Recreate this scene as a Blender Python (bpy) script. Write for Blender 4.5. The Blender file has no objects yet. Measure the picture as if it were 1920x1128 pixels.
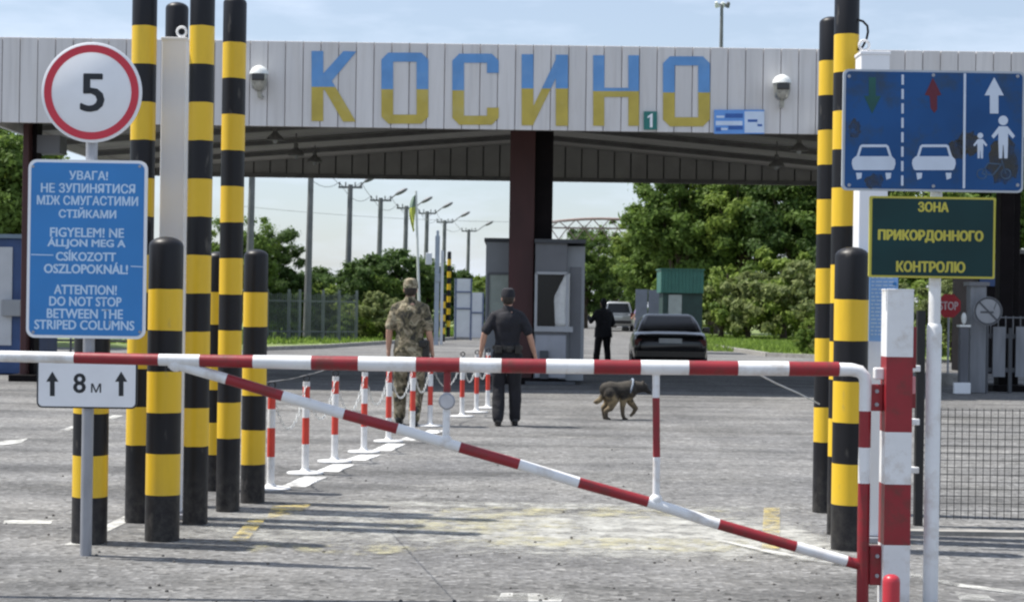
import bpy, math, random
import numpy as np
from mathutils import Vector, Matrix
from mathutils.noise import noise as noise3

R = math.radians
SC = bpy.context.scene
COL = SC.collection
rng = random.Random(7)

# ------------------------------------------------------------------ camera
F = 3200.0                 # focal length in photograph pixels (1920 wide)
EYE = 1.5
ROLL = R(0.85)
cr, sr = math.cos(ROLL), math.sin(ROLL)
cam_d = bpy.data.cameras.new('camera')
cam = bpy.data.objects.new('camera', cam_d)
COL.objects.link(cam)
cam_d.sensor_width = 36.0
cam_d.lens = F * 36.0 / 1920.0
cam_d.shift_y = 6.0 / 1920.0
cam_d.clip_start = 0.5
cam_d.clip_end = 3000
cam_d.dof.use_dof = True
cam_d.dof.focus_distance = 11.0
cam_d.dof.aperture_fstop = 9.0
cam.matrix_world = Matrix.Translation((0, 0, EYE)) @ Matrix.Rotation(R(90), 4, 'X') @ Matrix.Rotation(ROLL, 4, 'Z')
SC.camera = cam

# ------------------------------------------------------------------ sky, sun, exposure
SUN_EL = R(62.5)
SUN_DIR = Vector((-0.984 * math.cos(SUN_EL), 0.18 * math.cos(SUN_EL), math.sin(SUN_EL))).normalized()
world = bpy.data.worlds.new("World")
SC.world = world
world.use_nodes = True
nt = world.node_tree
bg = nt.nodes['Background']
sky = nt.nodes.new('ShaderNodeTexSky')
sky.sky_type = 'NISHITA'
sky.sun_disc = False
sky.sun_elevation = SUN_EL
sky.sun_rotation = math.atan2(SUN_DIR.x, SUN_DIR.y)
sky.dust_density = 1.0
sky.ozone_density = 1.2
tc = nt.nodes.new('ShaderNodeTexCoord')
mp = nt.nodes.new('ShaderNodeMapping')
mp.inputs['Scale'].default_value = (2.2, 2.2, 9.0)
cn = nt.nodes.new('ShaderNodeTexNoise')
cn.inputs['Scale'].default_value = 2.6
cn.inputs['Detail'].default_value = 8
cn.inputs['Roughness'].default_value = 0.55
crp = nt.nodes.new('ShaderNodeValToRGB')
crp.color_ramp.elements[0].position = 0.42
crp.color_ramp.elements[0].color = (0.30, 0.30, 0.30, 1)
crp.color_ramp.elements[1].position = 0.72
crp.color_ramp.elements[1].color = (0.85, 0.85, 0.85, 1)
cm = nt.nodes.new('ShaderNodeMix')
cm.data_type = 'RGBA'
cm.inputs[7].default_value = (7.4, 8.3, 10.0, 1)
nt.links.new(tc.outputs['Generated'], mp.inputs['Vector'])
nt.links.new(mp.outputs[0], cn.inputs['Vector'])
nt.links.new(cn.outputs['Fac'], crp.inputs[0])
nt.links.new(crp.outputs[0], cm.inputs[0])
nt.links.new(sky.outputs[0], cm.inputs[6])
nt.links.new(cm.outputs[2], bg.inputs['Color'])
bg.inputs['Strength'].default_value = 0.078

sun_d = bpy.data.lights.new('sun', 'SUN')
sun_d.energy = 4.1
sun_d.angle = R(0.53)
sun_d.color = (1.0, 0.95, 0.87)
sun = bpy.data.objects.new('sun', sun_d)
COL.objects.link(sun)
sun.rotation_euler = SUN_DIR.to_track_quat('Z', 'Y').to_euler()
sun.location = SUN_DIR * 60

SC.view_settings.view_transform = 'Standard'
SC.view_settings.look = 'None'
SC.view_settings.exposure = 0.72
SC.view_settings.gamma = 1.0
SC.render.engine = 'CYCLES'
SC.cycles.filter_width = 2.3
SC.cycles.max_bounces = 8
SC.cycles.transparent_max_bounces = 24


# ------------------------------------------------------------------ photograph pixel -> place
def unroll(px, py):
    u, v = px - 960.0, 564.0 - py
    return u * cr - v * sr, u * sr + v * cr + 6.0


def at(px, py, D):
    u0, v0 = unroll(px, py)
    return Vector((u0 * D / F, D, EYE + v0 * D / F))


def gnd(px, py, z=0.0):
    u0, v0 = unroll(px, py)
    D = (z - EYE) * F / v0
    return Vector((u0 * D / F, D, z))


# ------------------------------------------------------------------ materials
def new_mat(name):
    m = bpy.data.materials.new(name)
    m.use_nodes = True
    return m, m.node_tree, m.node_tree.nodes['Principled BSDF']


def mat(name, rgb, rough=0.6, var=0.12, scale=6.0, metal=0.0, bump=0.0, bscale=60.0, stretch=(1, 1, 1),
        dirt=None, dirt_amt=0.5, dirt_scale=2.0, spec=0.5, coat=0.0):
    """paint / metal / cloth with a little unevenness; dirt mixes a second colour in blotches"""
    m, t, b = new_mat(name)
    N, L = t.nodes, t.links
    co = N.new('ShaderNodeTexCoord')
    ma = N.new('ShaderNodeMapping')
    ma.inputs['Scale'].default_value = stretch
    L.new(co.outputs['Object'], ma.inputs[0])
    n = N.new('ShaderNodeTexNoise')
    n.inputs['Scale'].default_value = scale
    n.inputs['Detail'].default_value = 6
    L.new(ma.outputs[0], n.inputs['Vector'])
    r = N.new('ShaderNodeValToRGB')
    r.color_ramp.elements[0].position = 0.3
    r.color_ramp.elements[1].position = 0.7
    lo = [max(0, c * (1 - var)) for c in rgb] + [1]
    hi = [min(1, c * (1 + var)) for c in rgb] + [1]
    r.color_ramp.elements[0].color = lo
    r.color_ramp.elements[1].color = hi
    L.new(n.outputs['Fac'], r.inputs[0])
    out = r.outputs[0]
    if dirt:
        n2 = N.new('ShaderNodeTexNoise')
        n2.inputs['Scale'].default_value = dirt_scale
        n2.inputs['Detail'].default_value = 9
        n2.inputs['Roughness'].default_value = 0.65
        L.new(ma.outputs[0], n2.inputs['Vector'])
        r2 = N.new('ShaderNodeValToRGB')
        r2.color_ramp.elements[0].position = 0.5
        r2.color_ramp.elements[0].color = (0, 0, 0, 1)
        r2.color_ramp.elements[1].position = 0.72
        r2.color_ramp.elements[1].color = (dirt_amt,) * 3 + (1,)
        L.new(n2.outputs['Fac'], r2.inputs[0])
        mx = N.new('ShaderNodeMix')
        mx.data_type = 'RGBA'
        L.new(r2.outputs[0], mx.inputs[0])
        L.new(out, mx.inputs[6])
        mx.inputs[7].default_value = (*dirt, 1)
        out = mx.outputs[2]
    L.new(out, b.inputs['Base Color'])
    b.inputs['Roughness'].default_value = rough
    b.inputs['Metallic'].default_value = metal
    b.inputs['Specular IOR Level'].default_value = spec
    b.inputs['Coat Weight'].default_value = coat
    if bump:
        n3 = N.new('ShaderNodeTexNoise')
        n3.inputs['Scale'].default_value = bscale
        n3.inputs['Detail'].default_value = 4
        L.new(ma.outputs[0], n3.inputs['Vector'])
        bp = N.new('ShaderNodeBump')
        bp.inputs['Strength'].default_value = bump
        bp.inputs['Distance'].default_value = 0.01
        L.new(n3.outputs['Fac'], bp.inputs['Height'])
        L.new(bp.outputs[0], b.inputs['Normal'])
    return m


def glass_mat(name, rgb, rough=0.06):
    m, t, b = new_mat(name)
    b.inputs['Base Color'].default_value = (*rgb, 1)
    b.inputs['Roughness'].default_value = rough
    b.inputs['Specular IOR Level'].default_value = 0.35
    return m


def asphalt_mat():
    m, t, b = new_mat('asphalt')
    N, L = t.nodes, t.links
    co = N.new('ShaderNodeTexCoord')

    def noise(scale, detail, stretch=(1, 1, 1), rough=0.6):
        ma = N.new('ShaderNodeMapping')
        ma.inputs['Scale'].default_value = stretch
        L.new(co.outputs['Object'], ma.inputs[0])
        n = N.new('ShaderNodeTexNoise')
        n.inputs['Scale'].default_value = scale
        n.inputs['Detail'].default_value = detail
        n.inputs['Roughness'].default_value = rough
        L.new(ma.outputs[0], n.inputs['Vector'])
        return n.outputs['Fac']

    def ramp(src, stops):
        r = N.new('ShaderNodeValToRGB')
        while len(r.color_ramp.elements) < len(stops):
            r.color_ramp.elements.new(0.5)
        for e, (p, c) in zip(r.color_ramp.elements, stops):
            e.position = p
            e.color = (*c, 1) if not isinstance(c, float) else (c, c, c, 1)
        L.new(src, r.inputs[0])
        return r.outputs[0]

    def mix(fac, a, c, mode='MIX'):
        x = N.new('ShaderNodeMix')
        x.data_type = 'RGBA'
        x.blend_type = mode
        for sock, v in ((0, fac), (6, a), (7, c)):
            if isinstance(v, float):
                x.inputs[sock].default_value = v
            elif isinstance(v, tuple):
                x.inputs[sock].default_value = (*v, 1)
            else:
                L.new(v, x.inputs[sock])
        return x.outputs[2]

    base = ramp(noise(0.55, 9), [(0.3, (0.140, 0.140, 0.143)), (0.5, (0.18, 0.179, 0.177)), (0.72, (0.222, 0.218, 0.21))])
    band = ramp(noise(1.0, 7, (0.22, 1.3, 1)), [(0.38, 0.62), (0.54, 0.98), (0.75, 1.10)])
    c = mix(1.0, base, band, 'MULTIPLY')
    # polished wheel tracks along the lane and dull repair patches
    tk = ramp(noise(1.0, 3, (1.15, .07, 1)), [(.38, .86), (.55, 1.0), (.68, 1.06)])
    c = mix(.8, c, tk, 'MULTIPLY')
    oil = ramp(noise(1.6, 5, (1, .8, 1), .5), [(.66, 0.0), (.74, .55)])
    c = mix(oil, c, (0.085, 0.083, 0.080))
    pale = ramp(noise(.8, 9, (.7, 1.4, 1), .7), [(.56, 0.0), (.70, .7)])
    c = mix(pale, c, (0.26, 0.256, 0.245))
    # small stones: light and dark grains
    v = N.new('ShaderNodeTexVoronoi')
    v.inputs['Scale'].default_value = 27
    L.new(co.outputs['Object'], v.inputs['Vector'])
    sep = N.new('ShaderNodeSeparateColor')
    L.new(v.outputs['Color'], sep.inputs[0])
    grain = ramp(sep.outputs[0], [(0.0, 0.30), (0.13, 0.75), (0.55, 1.0), (0.85, 1.2), (1.0, 1.8)])
    c = mix(0.75, c, grain, 'MULTIPLY')
    # pot-holed ravelled blotches
    rav = ramp(noise(5.0, 8, (0.6, 1, 1), 0.75), [(0.57, 0.0), (0.66, 0.75)])
    c = mix(rav, c, (0.095, 0.093, 0.088))
    # crack lines
    w = N.new('ShaderNodeTexVoronoi')
    w.feature = 'DISTANCE_TO_EDGE'
    w.inputs['Scale'].default_value = 0.42
    ma = N.new('ShaderNodeMapping')
    L.new(co.outputs['Object'], ma.inputs[0])
    wn = N.new('ShaderNodeTexNoise')
    wn.inputs['Scale'].default_value = 1.7
    wn.inputs['Detail'].default_value = 5
    L.new(co.outputs['Object'], wn.inputs['Vector'])
    ad = N.new('ShaderNodeVectorMath')
    ad.operation = 'ADD'
    L.new(ma.outputs[0], ad.inputs[0])
    L.new(wn.outputs['Color'], ad.inputs[1])
    L.new(ad.outputs[0], w.inputs['Vector'])
    crack = ramp(w.outputs['Distance'], [(0.003, 0.10), (0.010, 0.0)])
    L.new(c, b.inputs['Base Color'])
    b.inputs['Roughness'].default_value = 0.95
    b.inputs['Specular IOR Level'].default_value = 0.25
    bp = N.new('ShaderNodeBump')
    bp.inputs['Strength'].default_value = 0.7
    bp.inputs['Distance'].default_value = 0.012
    L.new(v.outputs['Distance'], bp.inputs['Height'])
    bp2 = N.new('ShaderNodeBump')
    bp2.inputs['Strength'].default_value = 0.5
    bp2.inputs['Distance'].default_value = 0.03
    L.new(noise(4.0, 8), bp2.inputs['Height'])
    L.new(bp.outputs[0], bp2.inputs['Normal'])
    L.new(bp2.outputs[0], b.inputs['Normal'])
    return m


def worn_paint(name, rgb, lo=0.42, hi=0.56, scale=3.0):
    """road paint worn through to the asphalt"""
    m, t, b = new_mat(name)
    N, L = t.nodes, t.links
    co = N.new('ShaderNodeTexCoord')
    n = N.new('ShaderNodeTexNoise')
    n.inputs['Scale'].default_value = scale
    n.inputs['Detail'].default_value = 12
    n.inputs['Roughness'].default_value = 0.72
    L.new(co.outputs['Object'], n.inputs['Vector'])
    r = N.new('ShaderNodeValToRGB')
    r.color_ramp.elements[0].position = lo
    r.color_ramp.elements[0].color = (0, 0, 0, 1)
    r.color_ramp.elements[1].position = hi
    L.new(n.outputs['Fac'], r.inputs[0])
    L.new(r.outputs[0], b.inputs['Alpha'])
    b.inputs['Base Color'].default_value = (*rgb, 1)
    b.inputs['Roughness'].default_value = 0.9
    return m


def faded_paint(name, rgb, scale=4.0):
    m, t, b = new_mat(name)
    N, L = t.nodes, t.links
    co = N.new('ShaderNodeTexCoord')
    n = N.new('ShaderNodeTexNoise')
    n.inputs['Scale'].default_value = scale
    n.inputs['Detail'].default_value = 13
    n.inputs['Roughness'].default_value = 0.78
    L.new(co.outputs['Object'], n.inputs['Vector'])
    at_ = N.new('ShaderNodeAttribute')
    at_.attribute_name = 'cover'
    ad = N.new('ShaderNodeMath')
    ad.operation = 'ADD'
    sp = N.new('ShaderNodeMapRange')
    sp.clamp = False
    sp.inputs['From Min'].default_value = .25
    sp.inputs['From Max'].default_value = .75
    sp.inputs['To Min'].default_value = -.15
    sp.inputs['To Max'].default_value = 1.15
    L.new(n.outputs['Fac'], sp.inputs['Value'])
    L.new(sp.outputs[0], ad.inputs[0])
    L.new(at_.outputs['Fac'], ad.inputs[1])
    r = N.new('ShaderNodeMapRange')
    r.inputs['From Min'].default_value = 0.82
    r.inputs['From Max'].default_value = 1.40
    r.inputs['To Max'].default_value = 0.92
    L.new(ad.outputs[0], r.inputs['Value'])
    L.new(r.outputs[0], b.inputs['Alpha'])
    b.inputs['Base Color'].default_value = (*rgb, 1)
    b.inputs['Roughness'].default_value = 0.95
    return m


def leaf_mat(name, rgb, var=0.35):
    m, t, b = new_mat(name)
    N, L = t.nodes, t.links
    g = N.new('ShaderNodeNewGeometry')
    r = N.new('ShaderNodeValToRGB')
    r.color_ramp.elements[0].color = (*[c * (1 - var) for c in rgb], 1)
    r.color_ramp.elements[1].color = (rgb[0] * (1 + var * 1.3), rgb[1] * (1 + var), rgb[2] * (1 + var * .6), 1)
    L.new(g.outputs['Random Per Island'], r.inputs[0])
    L.new(r.outputs[0], b.inputs['Base Color'])
    b.inputs['Roughness'].default_value = 0.6
    b.inputs['Specular IOR Level'].default_value = 0.25
    tr = N.new('ShaderNodeBsdfTranslucent')
    L.new(r.outputs[0], tr.inputs['Color'])
    mx = N.new('ShaderNodeMixShader')
    mx.inputs[0].default_value = 0.45
    L.new(b.outputs[0], mx.inputs[1])
    L.new(tr.outputs[0], mx.inputs[2])
    L.new(mx.outputs[0], N['Material Output'].inputs[0])
    return m


def camo_mat(name, cols, scale=9.0):
    m, t, b = new_mat(name)
    N, L = t.nodes, t.links
    co = N.new('ShaderNodeTexCoord')
    n = N.new('ShaderNodeTexNoise')
    n.inputs['Scale'].default_value = scale
    n.inputs['Detail'].default_value = 3
    n.inputs['Distortion'].default_value = 1.2
    L.new(co.outputs['Object'], n.inputs['Vector'])
    r = N.new('ShaderNodeValToRGB')
    r.color_ramp.interpolation = 'CONSTANT'
    while len(r.color_ramp.elements) < len(cols):
        r.color_ramp.elements.new(0.5)
    ps = [0.0, 0.41, 0.5, 0.58, 0.66]
    for e, p, c in zip(r.color_ramp.elements, ps, cols):
        e.position = p
        e.color = (*c, 1)
    L.new(n.outputs['Fac'], r.inputs[0])
    L.new(r.outputs[0], b.inputs['Base Color'])
    b.inputs['Roughness'].default_value = 0.9
    return m


M = {
    'asphalt': asphalt_mat(),
    'soil': mat('dry_grassy_soil', (0.15, 0.20, 0.06), 1.0, 0.4, 1.2, dirt=(0.17, 0.15, 0.08), dirt_amt=0.6, dirt_scale=.5, bump=.6, bscale=8),
    'grassblade': leaf_mat('grass_blades', (0.19, 0.29, 0.06), 0.3),
    'kerb': mat('kerb_concrete', (0.30, 0.29, 0.27), 0.9, 0.25, 9, bump=.3),
    'paint_w': worn_paint('worn_white_marking', (0.62, 0.62, 0.59), 0.38, 0.60),
    'paint_wash': worn_paint('worn_white_paint_patch', (0.66, 0.66, 0.62), 0.36, 0.62, 4.0),
    'fade_white': faded_paint('dusty_white_wash', (0.42, 0.42, 0.395), 5.5),
    'fade_yellow': faded_paint('dusty_yellow_wash', (0.47, 0.44, 0.28), 3.5),
    'strip_w': worn_paint('bright_white_strip', (0.66, 0.66, 0.65), 0.32, 0.52),
    'paint_y': worn_paint('worn_yellow_marking', (0.60, 0.47, 0.13), 0.42, 0.74, 7.0),
    'paint_pale': worn_paint('worn_pale_yellow_patch', (0.68, 0.66, 0.50), 0.46, 0.70, 3.0),
    'white': mat('white_paint', (0.74, 0.75, 0.76), 0.48, 0.06, 5, dirt=(0.40, 0.33, 0.26), dirt_amt=0.6, dirt_scale=9, bump=.12, bscale=25),
    'red': mat('red_paint', (0.25, 0.013, 0.021), 0.45, 0.16, 5, dirt=(0.10, 0.035, 0.025), dirt_amt=0.8, dirt_scale=11, bump=.12, bscale=25),
    'post_red': mat('orange_red_paint', (0.60, 0.05, 0.03), 0.5, 0.12, 6),
    'yellow': mat('yellow_film', (0.78, 0.50, 0.022), 0.42, 0.07, 3, stretch=(1, 1, .2), dirt=(0.45, 0.28, 0.03), dirt_amt=0.35, dirt_scale=6),
    'black': mat('black_film', (0.007, 0.007, 0.010), 0.45, 0.3, 4, stretch=(1, 1, .2), spec=.35),
    'galv': mat('galvanised_steel', (0.33, 0.34, 0.37), 0.5, 0.15, 12, metal=0.4, stretch=(1, 1, .3)),
    'portal_white': mat('pale_grey_enamel', (0.82, 0.83, 0.86), 0.4, 0.03, 3),
    'sign_white': mat('reflective_white', (0.80, 0.82, 0.85), 0.4, 0.03, 5, dirt=(.6, .6, .6), dirt_amt=.3),
    'sign_blue': mat('reflective_blue', (0.025, 0.20, 0.52), 0.4, 0.05, 4),
    'sign_letters': mat('pale_blue_letters', (0.50, 0.66, 0.85), 0.5, 0.03, 4),
    'sign_red': mat('reflective_red', (0.58, 0.030, 0.055), 0.4, 0.06, 4),
    'sign_black': mat('black_symbol', (0.012, 0.016, 0.022), 0.5, 0.1, 4),
    'lane_blue': mat('stained_dark_blue', (0.010, 0.072, 0.225), 0.5, 0.15, 3, spec=.3, dirt=(0.04, 0.055, 0.055), dirt_amt=0.9, dirt_scale=4.5),
    'lane_white': mat('faded_white_symbol', (0.56, 0.63, 0.74), 0.5, 0.06, 9),
    'lane_green': mat('faded_green_symbol', (0.010, 0.085, 0.075), 0.6, 0.2, 9),
    'lane_red': mat('faded_dark_red_symbol', (0.11, 0.010, 0.025), 0.6, 0.2, 9),
    'lane_rust': mat('brown_stain', (0.085, 0.06, 0.035), 0.8, 0.4, 9),
    'lane_faint': mat('worn_pale_symbol', (0.055, 0.105, 0.18), 0.7, 0.3, 20),
    'green_sign': mat('dark_green_plate', (0.004, 0.034, 0.036), 0.5, 0.15, 4, spec=.3),
    'green_sign_yellow': mat('yellow_green_letters', (0.50, 0.45, 0.06), 0.5, 0.08, 4),
    'fascia': mat('weathered_white_cladding', (0.66, 0.64, 0.63), 0.55, 0.04, 2, stretch=(1.6, 1.6, .25), dirt=(0.60, 0.565, 0.53), dirt_amt=0.6, dirt_scale=2.2),
    'seam': mat('cladding_seam', (0.62, 0.545, 0.53), 0.8, 0.2, 4),
    'fas_blue': mat('faded_blue_paint', (0.12, 0.30, 0.60), 0.6, 0.10, 3, dirt=(0.24, 0.40, 0.62), dirt_amt=.5),
    'fas_yellow': mat('faded_ochre_paint', (0.50, 0.39, 0.07), 0.6, 0.12, 3, dirt=(0.52, 0.46, 0.20), dirt_amt=.5),
    'ceil': mat('brown_grey_ceiling_sheet', (0.31, 0.30, 0.275), 0.7, 0.12, 1.5, dirt=(0.22, 0.212, 0.195), dirt_amt=.6, dirt_scale=.8),
    'beam': mat('dark_beam_paint', (0.13, 0.126, 0.118), 0.7, 0.2, 4),
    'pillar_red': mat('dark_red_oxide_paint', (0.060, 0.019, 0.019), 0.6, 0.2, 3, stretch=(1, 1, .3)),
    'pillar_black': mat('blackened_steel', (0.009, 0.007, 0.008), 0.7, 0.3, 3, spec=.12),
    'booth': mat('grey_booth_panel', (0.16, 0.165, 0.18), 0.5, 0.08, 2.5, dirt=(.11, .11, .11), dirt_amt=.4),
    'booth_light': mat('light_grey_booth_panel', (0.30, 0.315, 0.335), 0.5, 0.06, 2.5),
    'booth_dark': mat('dark_grey_booth_trim', (0.07, 0.075, 0.085), 0.6, 0.1, 4),
    'booth_frame': mat('pale_window_frame', (0.42, 0.43, 0.45), 0.4, 0.08, 4),
    'darkglass': glass_mat('dark_window_glass', (0.006, 0.007, 0.009), .1),
    'curtain': mat('white_curtain_cloth', (0.72, 0.72, 0.70), 0.9, 0.08, 14),
    'greencurtain': mat('pale_green_blind', (0.50, 0.56, 0.50), 0.9, 0.1, 6),
    'kiosk_blue': mat('dark_blue_paint', (0.03, 0.07, 0.19), 0.5, 0.15, 3),
    'kiosk_white': mat('grey_white_panel', (0.50, 0.52, 0.55), 0.5, 0.08, 3),
    'hut_green': mat('green_roof_sheet', (0.032, 0.13, 0.10), 0.5, 0.1, 4),
    'hut_dark': mat('dark_green_boards', (0.018, 0.045, 0.038), 0.6, 0.2, 5),
    'lamp_white': mat('white_lamp_hood', (0.74, 0.76, 0.74), 0.35, 0.06, 6, dirt=(.35, .34, .3), dirt_amt=.5, dirt_scale=9),
    'lamp_body': mat('grey_lamp_body', (0.40, 0.40, 0.37), 0.3, 0.35, 12, metal=.5),
    'lamp_glass': glass_mat('lamp_glass', (0.30, 0.31, 0.30), 0.15),
    'lens_dark': glass_mat('dark_lamp_lens', (0.05, 0.05, 0.05), .2),
    'concrete_pole': mat('dark_pole_concrete', (0.16, 0.165, 0.17), 0.9, 0.15, 3),
    'steel_grey': mat('grey_blue_mast', (0.32, 0.37, 0.44), 0.5, 0.1, 4),
    'rust': mat('rusty_pipe', (0.30, 0.22, 0.20), 0.8, 0.25, 5),
    'wire': mat('black_wire', (0.010, 0.010, 0.012), 0.5, 0.2, 5),
    'chain': mat('grey_plastic_chain', (0.52, 0.53, 0.52), 0.5, 0.1, 8),
    'baseplate': mat('white_steel_foot', (0.72, 0.72, 0.72), 0.6, 0.1, 8, dirt=(.3, .28, .25), dirt_amt=.5, dirt_scale=20),
    'rubber': mat('rubber', (0.018, 0.018, 0.018), 0.9, 0.3, 8),
    'flag_y': mat('yellow_green_flag_cloth', (0.50, 0.55, 0.10), 0.9, 0.1, 5),
    'flag_b': mat('grey_green_flag_cloth', (0.20, 0.28, 0.22), 0.9, 0.1, 5),
    'flagpole': mat('pale_pole_paint', (0.62, 0.64, 0.62), 0.5, 0.05, 5),
    'gate_white': mat('white_gate_sheet', (0.62, 0.64, 0.68), 0.5, 0.06, 3),
    'gate_blue': mat('blue_grey_gate_frame', (0.12, 0.15, 0.24), 0.5, 0.1, 3),
    'bark': mat('bark', (0.085, 0.065, 0.045), 0.95, 0.35, 8, bump=.5, bscale=20),
    'plank': mat('grey_fence_board', (0.12, 0.125, 0.14), 0.8, 0.15, 3, stretch=(3, 3, .5)),
    'board': mat('pale_grey_board', (0.24, 0.25, 0.27), 0.8, 0.15, 3, stretch=(3, 3, .5)),
    'fence_metal': mat('grey_green_fence_bars', (0.17, 0.19, 0.19), 0.7, 0.1, 3),
    'skin': mat('skin', (0.48, 0.27, 0.19), 0.55, 0.08, 12),
    'cloth_black': mat('black_cloth', (0.012, 0.012, 0.017), 0.85, 0.3, 14, bump=.3),
    'cloth_black2': mat('black_trousers_cloth', (0.009, 0.009, 0.013), 0.85, 0.3, 14, bump=.3),
    'camo': camo_mat('camouflage_cloth', [(0.035, 0.032, 0.024), (0.115, 0.10, 0.06), (0.215, 0.18, 0.12), (0.34, 0.30, 0.21), (0.065, 0.07, 0.038)]),
    'lilac': mat('lilac_cloth', (0.28, 0.22, 0.36), 0.9, 0.1, 10),
    'jeans': mat('blue_grey_cloth', (0.12, 0.15, 0.25), 0.9, 0.1, 10),
    'hair': mat('dark_hair', (0.02, 0.014, 0.010), 0.6, 0.3, 30),
    'hair_fair': mat('fair_hair', (0.36, 0.25, 0.14), 0.6, 0.2, 30),
    'leather': mat('black_leather', (0.012, 0.011, 0.010), 0.4, 0.3, 14),
    'car_black': mat('black_car_paint', (0.004, 0.004, 0.006), 0.22, 0.1, 3, coat=0.35),
    'car_silver': mat('silver_car_paint', (0.42, 0.43, 0.44), 0.3, 0.05, 3, metal=.5, coat=.5),
    'trim': mat('black_trim', (0.016, 0.016, 0.017), 0.6, 0.2, 6),
    'taillight': glass_mat('red_lamp_lens', (0.11, 0.010, 0.012), .15),
    'plate': mat('plate_white', (0.60, 0.62, 0.62), 0.5, 0.04, 6),
    'rim': mat('alloy_rim', (0.40, 0.40, 0.41), 0.35, 0.1, 6, metal=.7),
    'harness': mat('grey_blue_webbing', (0.26, 0.30, 0.36), 0.8, 0.1, 14),
    'pebble': mat('loose_stone', (0.10, 0.095, 0.09), 0.9, 0.3, 30),
    'leaf_dark': leaf_mat('leaves_dark', (0.072, 0.130, 0.034), 0.28),
    'leaf_mid': leaf_mat('leaves_mid', (0.125, 0.205, 0.045), 0.28),
    'leaf_light': leaf_mat('leaves_light', (0.20, 0.285, 0.06), 0.28),
    'leaf_olive': leaf_mat('leaves_olive', (0.20, 0.25, 0.10), 0.28),
}


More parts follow.
